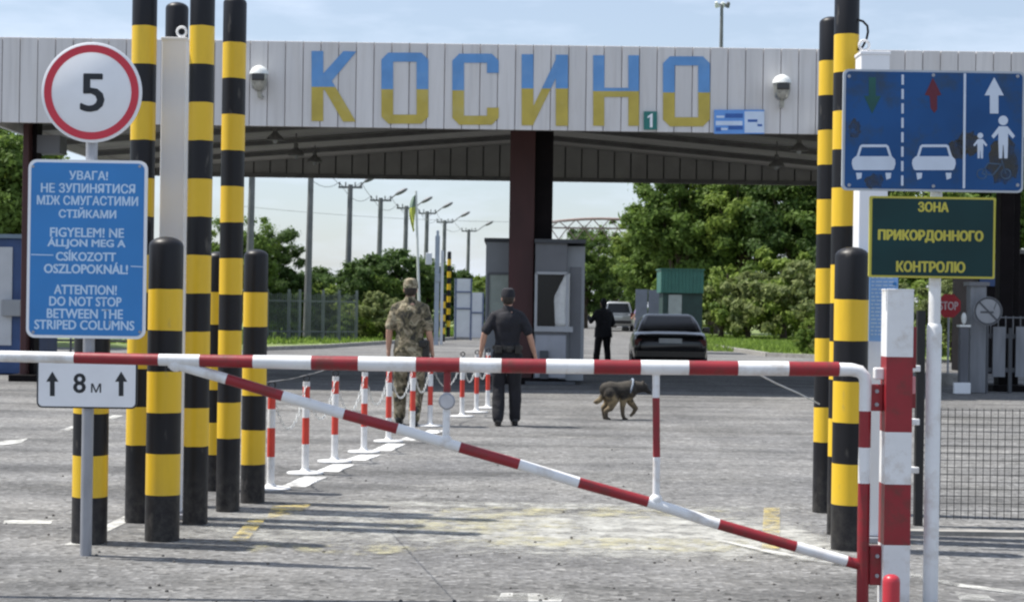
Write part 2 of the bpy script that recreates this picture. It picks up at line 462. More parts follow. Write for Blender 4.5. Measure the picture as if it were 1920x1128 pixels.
# ------------------------------------------------------------------ mesh building
class MB:
    def __init__(s):
        s.v, s.f, s.m = [], [], []

    def add(s, verts, faces, mi=0):
        o = len(s.v)
        s.v.extend([tuple(p) for p in verts])
        for f in faces:
            s.f.append(tuple(i + o for i in f))
            s.m.append(mi)
        return s

    def box(s, c, d, mi=0, rz=0.0, rot=None):
        c = Vector(c)
        mt = rot if rot is not None else Matrix.Rotation(rz, 3, 'Z')
        vs = [c + mt @ Vector((x * d[0] / 2, y * d[1] / 2, z * d[2] / 2)) for x in (-1, 1) for y in (-1, 1) for z in (-1, 1)]
        return s.add(vs, [(0, 1, 3, 2), (4, 6, 7, 5), (0, 4, 5, 1), (2, 3, 7, 6), (0, 2, 6, 4), (1, 5, 7, 3)], mi)

    def tube(s, p0, p1, r0, r1=None, n=14, mi=0, cap=True):
        p0, p1 = Vector(p0), Vector(p1)
        r1 = r0 if r1 is None else r1
        d = (p1 - p0)
        q = d.to_track_quat('Z', 'Y').to_matrix()
        vs = []
        for p, r in ((p0, r0), (p1, r1)):
            vs += [p + q @ Vector((r * math.cos(2 * math.pi * i / n), r * math.sin(2 * math.pi * i / n), 0)) for i in range(n)]
        fs = [(i, (i + 1) % n, n + (i + 1) % n, n + i) for i in range(n)]
        if cap:
            fs += [tuple(range(n - 1, -1, -1)), tuple(range(n, 2 * n))]
        return s.add(vs, fs, mi)

    def pipe(s, pts, radii, n=10, mi=0, mis=None):
        """smooth tube along a polyline with shared rings; mis = material per segment"""
        pts = [Vector(p) for p in pts]
        k = len(pts)
        if not hasattr(radii, '__len__'):
            radii = [radii] * k
        vs, ref = [], None
        for i, p in enumerate(pts):
            d = (pts[min(i + 1, k - 1)] - pts[max(i - 1, 0)]).normalized()
            if ref is None:
                ref = Vector((0, 0, 1)) if abs(d.z) < 0.9 else Vector((0, 1, 0))
            a = d.cross(ref).normalized()
            b = a.cross(d).normalized()
            ref = b
            vs += [p + radii[i] * (math.cos(2 * math.pi * j / n) * a + math.sin(2 * math.pi * j / n) * b) for j in range(n)]
        o = len(s.v)
        s.v.extend([tuple(p) for p in vs])
        for i in range(k - 1):
            for j in range(n):
                s.f.append((o + i * n + j, o + i * n + (j + 1) % n, o + (i + 1) * n + (j + 1) % n, o + (i + 1) * n + j))
                s.m.append(mis[i] if mis else mi)
        s.f.append(tuple(o + j for j in range(n - 1, -1, -1)))
        s.m.append(mis[0] if mis else mi)
        s.f.append(tuple(o + (k - 1) * n + j for j in range(n)))
        s.m.append(mis[-1] if mis else mi)
        return s

    def lathe(s, base, prof, n=24, mi=0, mis=None, axis=None):
        """prof = [(r, h)...] turned round an axis through base"""
        base = Vector(base)
        q = (Vector(axis).to_track_quat('Z', 'Y').to_matrix() if axis is not None else Matrix.Identity(3))
        o = len(s.v)
        for r, h in prof:
            for j in range(n):
                a = 2 * math.pi * j / n
                s.v.append(tuple(base + q @ Vector((r * math.cos(a), r * math.sin(a), h))))
        for i in range(len(prof) - 1):
            for j in range(n):
                s.f.append((o + i * n + j, o + i * n + (j + 1) % n, o + (i + 1) * n + (j + 1) % n, o + (i + 1) * n + j))
                s.m.append(mis[i] if mis else mi)
        s.f.append(tuple(o + j for j in range(n - 1, -1, -1)))
        s.m.append(mis[0] if mis else mi)
        k = len(prof) - 1
        s.f.append(tuple(o + k * n + j for j in range(n)))
        s.m.append(mis[-1] if mis else mi)
        return s

    def ball(s, c, r, nu=14, nv=9, mi=0, rot=None):
        c = Vector(c)
        if not hasattr(r, '__len__'):
            r = (r, r, r)
        vs = [(0, 0, -1)]
        for i in range(1, nv):
            ph = -math.pi / 2 + math.pi * i / nv
            vs += [(math.cos(ph) * math.cos(2 * math.pi * j / nu), math.cos(ph) * math.sin(2 * math.pi * j / nu), math.sin(ph)) for j in range(nu)]
        vs.append((0, 0, 1))
        P = []
        for v in vs:
            w = Vector((v[0] * r[0], v[1] * r[1], v[2] * r[2]))
            P.append(c + (rot @ w if rot is not None else w))
        fs = [(0, 1 + (j + 1) % nu, 1 + j) for j in range(nu)]
        for i in range(nv - 2):
            for j in range(nu):
                a, b = 1 + i * nu + j, 1 + i * nu + (j + 1) % nu
                fs.append((a, b, b + nu, a + nu))
        t = len(vs) - 1
        o = 1 + (nv - 2) * nu
        fs += [(o + j, o + (j + 1) % nu, t) for j in range(nu)]
        return s.add(P, fs, mi)

    def prism(s, front, off, mi=0, side=None):
        """closed polygon (list of points) thickened by the vector off"""
        n = len(front)
        off = Vector(off)
        vs = [Vector(p) for p in front] + [Vector(p) + off for p in front]
        s.add(vs, [tuple(range(n)), tuple(range(2 * n - 1, n - 1, -1))], mi)
        o = len(s.v) - 2 * n
        for i in range(n):
            s.f.append((o + i, o + (i + 1) % n, o + n + (i + 1) % n, o + n + i))
            s.m.append(mi if side is None else side)
        return s

    def chain(s, pts, rads, n=12):
        """capsules joined at the joints (later fused by remeshing)"""
        for p, r in zip(pts, rads):
            s.ball(p, r, n, 8)
        for i in range(len(pts) - 1):
            s.tube(pts[i], pts[i + 1], rads[i], rads[i + 1], n)
        return s

    def rings(s, secs, n=20, mi=0):
        """stack of horizontal ellipses (cx, cy, z, rx, ry)"""
        o = len(s.v)
        for cx, cy, z, rx, ry in secs:
            for j in range(n):
                a = 2 * math.pi * j / n
                s.v.append((cx + rx * math.cos(a), cy + ry * math.sin(a), z))
        k = len(secs)
        for i in range(k - 1):
            for j in range(n):
                s.f.append((o + i * n + j, o + i * n + (j + 1) % n, o + (i + 1) * n + (j + 1) % n, o + (i + 1) * n + j))
                s.m.append(mi)
        s.f.append(tuple(o + j for j in range(n - 1, -1, -1)))
        s.f.append(tuple(o + (k - 1) * n + j for j in range(n)))
        s.m += [mi, mi]
        return s

    def build(s, name, mats, parent=None, smooth=False, world=True, sharp=35, bevel=0.0):
        if not isinstance(mats, (list, tuple)):
            mats = [mats]
        me = bpy.data.meshes.new(name)
        vs = s.v
        if parent is not None and world:
            root = parent
            while root.parent:
                root = root.parent
            inv = root.matrix_basis.inverted()
            vs = [tuple(inv @ Vector(p)) for p in vs]
        me.from_pydata(vs, [], s.f)
        for m_ in mats:
            me.materials.append(m_)
        me.polygons.foreach_set('material_index', s.m)
        if smooth:
            me.shade_smooth()
            me.set_sharp_from_angle(angle=R(sharp))
        me.update()
        o = bpy.data.objects.new(name, me)
        COL.objects.link(o)
        if parent is not None:
            o.parent = parent
        if bevel:
            b = o.modifiers.new('bevel', 'BEVEL')
            b.width = bevel
            b.segments = 2
            b.limit_method = 'ANGLE'
        return o


def tag(o, label=None, cat=None, group=None, kind=None):
    if label:
        o['label'] = label
    if cat:
        o['category'] = cat
    if group:
        o['group'] = group
    if kind:
        o['kind'] = kind
    return o


def thing(name, loc, label, cat, group=None, rz=0.0):
    o = bpy.data.objects.new(name, None)
    o.empty_display_size = 0.2
    o.location = loc
    o.rotation_euler = (0, 0, rz)
    o.matrix_basis = Matrix.Translation(Vector(loc)) @ Matrix.Rotation(rz, 4, 'Z')
    COL.objects.link(o)
    return tag(o, label, cat, group)


def copy_tree(o, parent=None):
    c = o.copy()
    COL.objects.link(c)
    if parent is not None:
        c.parent = parent
    for ch in o.children:
        copy_tree(ch, c)
    return c


def fuse(mb, name, m, parent, voxel=0.012, smooth=4, factor=0.5):
    """overlapping closed solids -> one continuous surface"""
    o = mb.build(name, m, parent)
    r = o.modifiers.new('fuse', 'REMESH')
    r.mode = 'VOXEL'
    r.voxel_size = voxel
    if smooth:
        s_ = o.modifiers.new('smooth', 'SMOOTH')
        s_.iterations = smooth
        s_.factor = factor
    dg = bpy.context.evaluated_depsgraph_get()
    me = bpy.data.meshes.new_from_object(o.evaluated_get(dg))
    o.modifiers.clear()
    old = o.data
    o.data = me
    bpy.data.meshes.remove(old)
    me.name = name
    me.materials.clear()
    me.materials.append(m)
    me.shade_smooth()
    return o


# flat lettering and symbols on a sign that faces the camera's side (-Y)
def text_into(mb, body, px, py, wpx, hpx, D, mi=0, bold=0.03, thick=0.0015):
    c = bpy.data.curves.new('lettering', 'FONT')
    c.body = body
    c.resolution_u = 3
    o = bpy.data.objects.new('lettering', c)
    COL.objects.link(o)
    dg = bpy.context.evaluated_depsgraph_get()
    me = bpy.data.meshes.new_from_object(o.evaluated_get(dg))
    bpy.data.objects.remove(o)
    bpy.data.curves.remove(c)
    P = np.array([v.co[:] for v in me.vertices])
    mn, mx = P.min(0), P.max(0)
    sc = D / F
    cpt = at(px, py, D)
    fs = [tuple(p.vertices) for p in me.polygons]
    bpy.data.meshes.remove(me)
    b = bold * hpx * sc * 1.1
    kw, kh = (wpx * sc - 2 * b) / (mx[0] - mn[0]), (hpx * sc - 1.2 * b) / (mx[1] - mn[1])
    jit = random.Random(len(body))
    for i, (ox, oz) in enumerate(((0, 0), (-1, 0), (1, 0), (-.5, .6), (.5, -.6), (.5, .6), (-.5, -.6))):
        for f in fs:
            dy = jit.uniform(0, 1.8e-4)
            mb.add([(cpt.x + (P[j][0] - (mn[0] + mx[0]) / 2) * kw + ox * b, D + dy,
                     cpt.z + (P[j][1] - (mn[1] + mx[1]) / 2) * kh + oz * b) for j in f], [tuple(range(len(f)))], mi)



def flat(mb, pts, D, mi=0, t=0.0015):
    """thin film with an outline given in photograph pixels, at real size on the plane at distance D"""
    mb.prism([at(x, y, D) for x, y in pts], (0, t, 0), mi)


def rounded(x0, y0, x1, y1, r, n=5, skew=(0, 0)):
    pts = []
    for cx, cy, a0 in ((x1 - r, y0 + r, -90), (x1 - r, y1 - r, 0), (x0 + r, y1 - r, 90), (x0 + r, y0 + r, 180)):
        for i in range(n + 1):
            a = R(a0 + 90 * i / n)
            pts.append((cx + r * math.cos(a), cy + r * math.sin(a)))
    # lean with the roll of the camera so edges are plumb in the place
    cx, cy = (x0 + x1) / 2, (y0 + y1) / 2
    return [(x + (cy - y) * sr, y + (x - cx) * sr) for x, y in pts]


def circ(cx, cy, r, n=40):
    return [(cx + r * math.cos(2 * math.pi * i / n), cy + r * math.sin(2 * math.pi * i / n)) for i in range(n)]


def arrow(cx, y0, y1, wh, ws, head):
    """upward arrow"""
    return [(cx, y0), (cx + wh / 2, y0 + head), (cx + ws / 2, y0 + head), (cx + ws / 2, y1), (cx - ws / 2, y1),
            (cx - ws / 2, y0 + head), (cx - wh / 2, y0 + head)]


# ================================================================== ground, road, verges
def sheet(name, pts, z, m):
    mb = MB()
    mb.add([(p[0], p[1], z) for p in pts], [tuple(range(len(pts)))])
    o = mb.build(name, m)
    if o.data.polygons[0].normal.z < 0:
        o.data.flip_normals()
    return tag(o, kind='structure')


sheet('ground', [(-900, -40), (900, -40), (900, 1600), (-900, 1600)], 0.0 - 0.012, M['soil'])
g = lambda x, y: gnd(x, y)
road_pts = [(-60, -30), (60, -30), (60, 51.5), (gnd(1560, 672).x, gnd(1560, 672).y), tuple(gnd(1440, 668)[:2]), tuple(gnd(1345, 652)[:2]),
            tuple(gnd(1290, 618)[:2]), tuple(gnd(1225, 592)[:2]), (9.5, 230), (7.0, 230), tuple(gnd(1105, 590)[:2]),
            tuple(gnd(1000, 606)[:2]), tuple(gnd(905, 617)[:2]), tuple(gnd(880, 634)[:2]), tuple(gnd(735, 643)[:2]),
            tuple(gnd(600, 652)[:2]), tuple(gnd(490, 656)[:2]), (-60, 50)]
road = sheet('road', road_pts, 0.0, M['asphalt'])

# kerb lines beyond the canopy
kb = MB()
for a, b in (((1345, 653), (1440, 668)), ((1440, 668), (1560, 673)), ((735, 644), (600, 653)), ((600, 653), (490, 657)), ((880, 635), (735, 644))):
    p, q = gnd(*a), gnd(*b)
    d = (q - p)
    kb.box((p + q) / 2 + Vector((0, 0, .05)), (d.length, .16, .14), rz=math.atan2(d.y, d.x))
tag(kb.build('kerb', M['kerb']), kind='structure')


# grass verges: blades on the soil
def grass_patch(mb, region, n, h, rnd):
    xs = [p[0] for p in region]
    ys = [p[1] for p in region]

    def inside(x, y):
        c = False
        j = len(region) - 1
        for i in range(len(region)):
            xi, yi = region[i][:2]
            xj, yj = region[j][:2]
            if (yi > y) != (yj > y) and x < (xj - xi) * (y - yi) / (yj - yi) + xi:
                c = not c
            j = i
        return c
    k = 0
    while k < n:
        x, y = rnd.uniform(min(xs), max(xs)), rnd.uniform(min(ys), max(ys))
        if not inside(x, y):
            continue
        k += 1
        a = rnd.uniform(0, math.pi)
        w = rnd.uniform(.04, .09)
        hh = h * rnd.uniform(.5, 1.3)
        dx, dy = math.cos(a) * w, math.sin(a) * w
        lx, ly = rnd.uniform(-.1, .1), rnd.uniform(-.1, .1)
        mb.add([(x - dx, y - dy, -0.01), (x + dx, y + dy, -0.01), (x + lx, y + ly, hh)], [(0, 1, 2)])


gr = MB()
rg = random.Random(3)
grass_patch(gr, [(5.8, 58.5), (14, 55.3), (20, 55), (22, 86), (8.8, 86)], 20000, .16, rg)
grass_patch(gr, [(-10.5, 57), (-4.3, 63), (-1.9, 72), (-1.9, 100), (-12, 100), (-14, 57)], 8000, .18, rg)
tag(gr.build('grass', M['grassblade']), kind='stuff')

# painted markings
def paint(name, quad, m, z=0.004):
    return sheet(name, [gnd(*q) for q in quad], z, m)


def faded_sheet(name, blobs, m, z):
    """blobs: (px, py, half width, half depth in metres, strength); cover falls off softly"""
    B = [(gnd(px, py), rx, ry, st_) for px, py, rx, ry, st_ in blobs]
    x0, x1 = min(c.x - 1.6 * rx for c, rx, ry, q in B), max(c.x + 1.6 * rx for c, rx, ry, q in B)
    y0, y1 = min(c.y - 1.6 * ry for c, rx, ry, q in B), max(c.y + 1.6 * ry for c, rx, ry, q in B)
    n_ = 70
    vs, cov = [], []
    for i in range(n_ + 1):
        for j in range(n_ + 1):
            x, y = x0 + (x1 - x0) * i / n_, y0 + (y1 - y0) * j / n_
            v = 0.0
            for c, rx, ry, q in B:
                d = ((abs(x - c.x) / rx) ** 3 + (abs(y - c.y) / ry) ** 3) ** (1 / 3)
                v = max(v, q * max(0.0, min(1.0, (1.5 - d) / .8)))
            edge = min(i, n_ - i, j, n_ - j) / 4.0
            vs.append((x, y, z))
            cov.append(v * min(1.0, edge))
    fs = [(i * (n_ + 1) + j, (i + 1) * (n_ + 1) + j, (i + 1) * (n_ + 1) + j + 1, i * (n_ + 1) + j + 1) for i in range(n_) for j in range(n_)]
    mb = MB()
    mb.add(vs, fs)
    o = mb.build(name, m)
    at_ = o.data.attributes.new('cover', 'FLOAT', 'POINT')
    at_.data.foreach_set('value', cov)
    return tag(o, kind='structure')


faded_sheet('worn_white_wash', [(1180, 1000, 1.2, 1.05, .70), (1430, 1010, .45, .8, .72), (820, 985, .9, 1.0, .56), (560, 985, .65, .9, .50), (1000, 948, 1.7, .24, .58), (1010, 1122, .25, .1, .7)], M['fade_white'], .004)
faded_sheet('worn_yellow_wash', [(900, 985, .6, .5, .42), (1150, 1020, .9, .3, .44), (1100, 962, 1.1, .3, .42), (640, 1030, .5, .25, .4)], M['fade_yellow'], .008)
paint('yellow_marking', [(430, 1018), (470, 974), (500, 974), (462, 1018)], M['paint_y'], 0.016)
paint('yellow_line', [(1428, 1032), (1432, 955), (1462, 955), (1462, 1032)], M['paint_y'], 0.016)
paint('yellow_streak', [(500, 975), (510, 952), (585, 948), (560, 965)], M['paint_y'], 0.016)
paint('pale_edge_marking', [(930, 1128), (940, 1112), (1060, 1114), (1050, 1132)], M['paint_w'])
for q in ([(-60, 842), (-40, 832), (52, 822), (40, 830)], [(112, 806), (135, 799), (150, 800), (128, 807)],
          [(190, 784), (215, 778), (232, 779), (210, 786)], [(5, 982), (8, 976), (100, 975), (95, 982)]):
    paint('lane_dash', q, M['paint_w'])
paint('island_edge_line', [(120, 1022), (232, 968), (260, 968), (150, 1022)], M['paint_w'])
paint('edge_line', [(1700, 1078), (1700, 1073), (1800, 1094), (1960, 1115), (1960, 1121), (1795, 1100)], M['paint_w'])
paint('short_line', [(1790, 1110), (1850, 1116), (1870, 1128), (1800, 1124)], M['paint_w'])
paint('barrier_line', [(1330, 1012), (1500, 1046), (1600, 1058), (1600, 1064), (1490, 1052)], M['paint_w'], 0.016)
# white strip under the chain posts
st = [(508, 917), (575, 888), (628, 866), (683, 848), (728, 828), (775, 814), (808, 803)]
for i in range(len(st) - 1):
    a, b = gnd(*st[i]), gnd(*st[i + 1])
    d = (b - a).normalized()
    nrm = Vector((d.y, -d.x, 0))
    p, q = a + d * .22 + nrm * .03, b - d * .22 + nrm * .03
    sheet('white_strip', [p, p + nrm * .20, q + nrm * .20, q], 0.004, M['strip_w'])
# right-hand pavement with a kerb in front of the fence
pv = MB()
a, b = gnd(1700, 1003), gnd(2300, 1012)
pv.box(((a.x + 16) / 2, a.y + .06, .0), (16 - a.x, .10, .06))
tag(pv.build('pavement_kerb', M['kerb']), kind='structure')

# loose stones on the asphalt
pb = MB()
rs = random.Random(11)
for _ in range(150):
    p = gnd(rs.uniform(-40, 1700), 1128 - rs.random() ** 1.6 * 330)
    r = rs.uniform(.004, .011)
    pb.ball((p.x, p.y, r * .5), (r, r * rs.uniform(.7, 1.2), r * .8), 6, 4)
tag(pb.build('loose_stones', M['pebble']), kind='stuff')

# ================================================================== striped columns
Y, K = 0, 1


def scuffed(m, dust=(0.20, 0.185, 0.165)):
    """road dust splashed over the foot of a column, and pale scuffs"""
    t = m.node_tree
    N, L = t.nodes, t.links
    b = N['Principled BSDF']
    src = b.inputs['Base Color'].links[0].from_socket
    co = N.new('ShaderNodeTexCoord')
    sx = N.new('ShaderNodeSeparateXYZ')
    L.new(co.outputs['Object'], sx.inputs[0])
    mr = N.new('ShaderNodeMapRange')
    mr.inputs['From Min'].default_value = 0.0
    mr.inputs['From Max'].default_value = 0.42
    mr.inputs['To Min'].default_value = 0.32
    mr.inputs['To Max'].default_value = 0.0
    L.new(sx.outputs['Z'], mr.inputs['Value'])
    n = N.new('ShaderNodeTexNoise')
    n.inputs['Scale'].default_value = 14
    n.inputs['Detail'].default_value = 9
    n.inputs['Roughness'].default_value = .75
    L.new(co.outputs['Object'], n.inputs['Vector'])
    m1 = N.new('ShaderNodeMapRange')
    m1.inputs['From Min'].default_value = .40
    m1.inputs['From Max'].default_value = .68
    L.new(n.outputs['Fac'], m1.inputs['Value'])
    mu = N.new('ShaderNodeMath')
    mu.operation = 'MULTIPLY'
    L.new(mr.outputs[0], mu.inputs[0])
    L.new(m1.outputs[0], mu.inputs[1])
    n2 = N.new('ShaderNodeTexNoise')
    n2.inputs['Scale'].default_value = 9
    n2.inputs['Detail'].default_value = 10
    mp_ = N.new('ShaderNodeMapping')
    mp_.inputs['Scale'].default_value = (1, 1, .35)
    L.new(co.outputs['Object'], mp_.inputs[0])
    L.new(mp_.outputs[0], n2.inputs['Vector'])
    m2 = N.new('ShaderNodeMapRange')
    m2.inputs['From Min'].default_value = .64
    m2.inputs['From Max'].default_value = .70
    m2.inputs['To Max'].default_value = .30
    L.new(n2.outputs['Fac'], m2.inputs['Value'])
    mxx = N.new('ShaderNodeMath')
    mxx.operation = 'MAXIMUM'
    L.new(mu.outputs[0], mxx.inputs[0])
    L.new(m2.outputs[0], mxx.inputs[1])
    mx = N.new('ShaderNodeMix')
    mx.data_type = 'RGBA'
    L.new(mxx.outputs[0], mx.inputs[0])
    L.new(src, mx.inputs[6])
    mx.inputs[7].default_value = (*dust, 1)
    L.new(mx.outputs[2], b.inputs['Base Color'])


for k_ in ('yellow', 'black'):
    scuffed(M[k_])


def striped_mesh(tall, rad):
    prof, mis = [(rad, 0.0)], []
    h = 0.0
    if tall:
        segs = [(0.52, K)] + [(0.255, (Y if i % 2 == 0 else K)) for i in range(11)] + [(0.285, K)]
    else:
        segs = [(0.285, K)] + [(0.255, (Y if i % 2 == 0 else K)) for i in range(5)] + [(0.27, K)]
    for L_, c in segs:
        h += L_
        prof.append((rad, h))
        mis.append(c)
    for i in range(1, 6):
        a = R(18 * i)
        prof.append((max(rad * math.cos(a), 0.004), h + rad * .55 * math.sin(a)))
        mis.append(K)
    mb = MB()
    mb.lathe((0, 0, 0), prof, 32, mis=mis)
    rj = random.Random(int(rad * 1e4) + tall)
    nr_ = len(prof)
    for i in range(1, nr_ - 6):
        a1, a2, p1, p2 = rj.uniform(.0005, .0025), rj.uniform(.0003, .001), rj.uniform(0, 6), rj.uniform(0, 6)
        for j in range(32):
            x, y, z = mb.v[i * 32 + j]
            th = 2 * math.pi * j / 32
            mb.v[i * 32 + j] = (x, y, z + a1 * math.sin(th + p1) + a2 * math.sin(5 * th + p2))
    return mb


def striped(tall, rad, px, py, label, proto=None):
    base = gnd(px, py)
    base.y += rad
    nm = 'striped_column' if tall else 'striped_bollard'
    if proto is None:
        o = striped_mesh(tall, rad).build(nm, [M['yellow'], M['black']], smooth=True)
    else:
        o = proto.copy()
        COL.objects.link(o)
    o.location = base
    o.rotation_euler = (0, 0, rng.uniform(0, 6))
    return tag(o, label, 'column' if tall else 'bollard', 'tall striped columns' if tall else 'short striped bollards')


T2 = striped(True, .083, 361, 984, 'tall black and yellow column just right of the white square pillar')
striped(True, .083, 252, 981, 'tall black and yellow column beside the round speed sign', T2)
striped(True, .083, 423, 960, 'tall black and yellow column touching the short bollard nearest the red and white chain posts', T2)
striped(True, .083, 314, 950, 'tall column whose black domed top shows above the white square pillar at left', T2)
striped(True, .083, 1578, 1004, 'tall black and yellow column partly covered by the big blue lane sign, black hose at its top', T2)
striped(True, .083, 1548, 962, 'thin looking tall column at the far left of the right hand cluster', T2)
striped(True, .083, 840, 636, 'distant tall black and yellow column beyond the canopy', T2)
B2 = striped(False, .107, 297, 1016, 'short black and yellow bollard standing nearest in front of the white square pillar')
striped(False, .107, 159, 1021, 'short striped bollard standing directly behind the grey sign pole', B2)
striped(False, .090, 470, 944, 'short striped bollard next to the first red and white chain post')
striped(False, .090, 398, 921, 'short striped bollard mostly hidden between two tall columns at left', bpy.data.objects['striped_bollard.002'])
striped(False, .107, 1596, 1034, 'short striped bollard right behind the hinge end of the barrier', B2)
striped(False, .107, 829, 640, 'distant short striped bollard beside the far tall column', B2)

# hose loop at the head of the right column
hp = at(1612, 75, 11.35)
mb = MB()
pts = [hp + Vector((x, -.02, z)) for x, z in ((-.02, .13), (.015, .12), (.045, .09), (.05, .05), (.04, 0), (.015, -.05), (-.02, -.07))]
mb.pipe(pts, .008, 8)
tag(mb.build('hose_loop', M['rubber'], smooth=True), 'black hose loop sticking out at the top of the right column', 'hose')


# white square portal pillars with a lifting eye
def portal(px_b, py_b, w, top, ringdx, label):
    base = gnd(px_b, py_b)
    t = thing('portal_pillar', base, label, 'pillar', 'white square monitoring pillars')
    mb = MB()
    mb.box((base.x, base.y + w / 2, top / 2 + .02), (w, w, top - .04))
    mb.build('pillar_body', M['portal_white'], t, bevel=.006)
    m2 = MB()
    m2.box((base.x, base.y + w / 2, top + .003), (w + .012, w + .012, .022))
    m2.build('cap', M['portal_white'], t, bevel=.004)
    m4 = MB()
    m4.box((base.x, base.y + w / 2, .02), (w + .12, w + .12, .036))
    m4.build('base_plate', M['galv'], t, bevel=.004)
    m3 = MB()
    c = Vector((base.x + ringdx, base.y + w / 2, top + .065))
    pts = [c + Vector((.032 * math.cos(a), 0, .032 * math.sin(a))) for a in [2 * math.pi * i / 20 for i in range(21)]]
    m3.pipe(pts, .009, 8)
    m3.tube((c.x, c.y, top + .01), (c.x, c.y, top + .035), .010)
    m3.build('lifting_eye', M['white'], t, smooth=True)
    return t


portal(313, 972, .168, (563 - 82) / 271 + 1.5, .035, 'white square pillar standing among the left striped columns')
W2 = portal(1628, 1016, .185, (580 - 98) / 292 + 1.5, -.055, 'white square pillar behind the lane sign on the right')

# pale blue notice on the right pillar
mb = MB()
Dn = 10.90
c0, c1 = at(1648, 505, Dn), at(1682, 640, Dn)
x0, x1, z0, z1 = c0.x - .06, c1.x, c1.z, c0.z + .12
nb = thing('notice_board', ((x0 + x1) / 2, Dn, z0), 'pale blue notice with small white text lines fixed to the right white pillar', 'notice')
mb.box(((x0 + x1) / 2, Dn, (z0 + z1) / 2), (x1 - x0, .012, z1 - z0))
mb.build('board', mat('pale_blue_print', (0.22, 0.42, 0.78), .5, .06, 6), nb)
mb = MB()
rr = random.Random(5)
zz = z1 - .03
while zz > z0 + .03:
    xx = x0 + .012
    while xx < x1 - .03:
        ww = rr.uniform(.012, .04)
        mb.box((min(xx + ww / 2, x1 - .02), Dn - .008, zz), (ww, .002, .008))
        xx += ww + .008
    zz -= .024
mb.build('lettering', M['sign_letters'], nb)
mb = MB()
mb.box((x1 - .022, Dn - .008, at(1672, 532, Dn).z), (.022, .002, .02))
mb.build('emblem', M['sign_blue'], nb)

# ================================================================== left sign pole
DL = 9.94
base = gnd(158, 1042)
ls = thing('road_sign', base, 'grey pole carrying a round 5 disc, a blue notice and an 8 m plate', 'road sign')
mb = MB()
topz = at(171, 240, DL).z
mb.pipe([base + Vector((0, .034, -.05)), Vector((base.x, base.y + .034, topz))], .034, 16)
mb.build('post', M['galv'], ls, smooth=True)
# round disc
d0 = DL - .03
mb = MB()
c = at(173, 174, d0)
mb.lathe(c, [(.284, 0), (.291, -.004), (.291, -.016), (.284, -.02)][::-1], 56, axis=(0, 1, 0))
disc = mb.build('speed_disc', M['sign_white'], ls, smooth=True)
mb = MB()
n = 56
for (ra, rb) in ((.275, .232),):
    vs = [c + Vector((r_ * math.cos(2 * math.pi * i / n), y_, r_ * math.sin(2 * math.pi * i / n))) for r_, y_ in ((ra, -.0225), (rb, -.0225), (rb, -.0195), (ra, -.0195)) for i in range(n)]
    fs = []
    for k in range(3):
        fs += [(k * n + i, k * n + (i + 1) % n, (k + 1) * n + (i + 1) % n, (k + 1) * n + i) for i in range(n)]
    mb.add(vs, fs)
mb.build('red_ring', M['sign_red'], disc)
mb = MB()
text_into(mb, '5', 173, 174, 46, 72, d0 - .0225, bold=.022)
mb.build('number', M['sign_black'], disc)
# blue notice
mb = MB()
flat(mb, rounded(51, 300, 274, 634, 16), DL - .036, t=.02)
brd = mb.build('notice_plate', M['sign_white'], ls)
mb = MB()
flat(mb, rounded(56.5, 305.5, 268.5, 628.5, 12), DL - .0385, t=.002)
mb.build('blue_face', M['sign_blue'], brd)
mb = MB()
for s_, cx, cy, w, h in (('УВАГА!', 166, 329, 73, 17), ('НЕ ЗУПИНЯТИСЯ', 165, 353, 177, 18), ('МІЖ СМУГАСТИМИ', 164, 376, 190, 18), ('СТІЙКАМИ', 164, 399, 108, 20),
                         ('FIGYELEM! NE', 163, 436, 139, 18), ('ÁLLJON MEG A', 162, 456, 147, 22), ('CSÍKOZOTT', 161, 479, 113, 21), ('OSZLOPOKNÁL!', 161, 502, 158, 22),
                         ('ATTENTION!', 160, 543, 118, 18), ('DO NOT STOP', 160, 565, 136, 18), ('BETWEEN THE', 159, 588, 143, 18), ('STRIPED COLUMNS', 158, 609, 188, 18)):
    text_into(mb, s_, cx, cy, w, h, DL - .0390, bold=.035)
mb.build('lettering', M['sign_letters'], brd)
for xa, xb, yy in ((58, 100, 476), (245, 268, 498)):
    mb = MB()
    flat(mb, [(xa, yy), (xb, yy + 1.2), (xb, yy + 3), (xa, yy + 2)], DL - .0392, t=.0006)
    mb.build('scratch', M['sign_letters'], brd)
for px, py in ((62, 312), (262, 312), (62, 622), (262, 622)):
    mb = MB()
    p = at(px, py, DL - .041)
    mb.lathe(p, [(.009, -.001), (.008, .003)], 10, axis=(0, 1, 0))
    mb.build('bolt', M['galv'], brd)
# distance plate
mb = MB()
flat(mb, rounded(69, 662, 257, 765, 11), DL - .036, t=.018)
dp = mb.build('distance_plate', M['sign_black'], ls)
mb = MB()
flat(mb, rounded(72, 665, 254, 762, 8.5), DL - .0385, t=.002)
mb.build('white_face', M['sign_white'], dp)
mb = MB()
text_into(mb, '8', 149, 718, 24, 37, DL - .0395, bold=.03)
text_into(mb, 'М', 180, 727, 19, 17, DL - .0395, bold=.015)
for cx in (98, 227):
    flat(mb, arrow(cx, 696, 742, 23, 9, 19), DL - .0395, t=.0006)
mb.build('lettering', M['sign_black'], dp)
mb = MB()
for yy in (340, 600, 700, 745):
    p = at(166, yy, DL)
    mb = MB()
    mb.box((p.x, DL + .02, p.z), (.09, .09, .025))
    mb.build('clamp', M['galv'], ls)

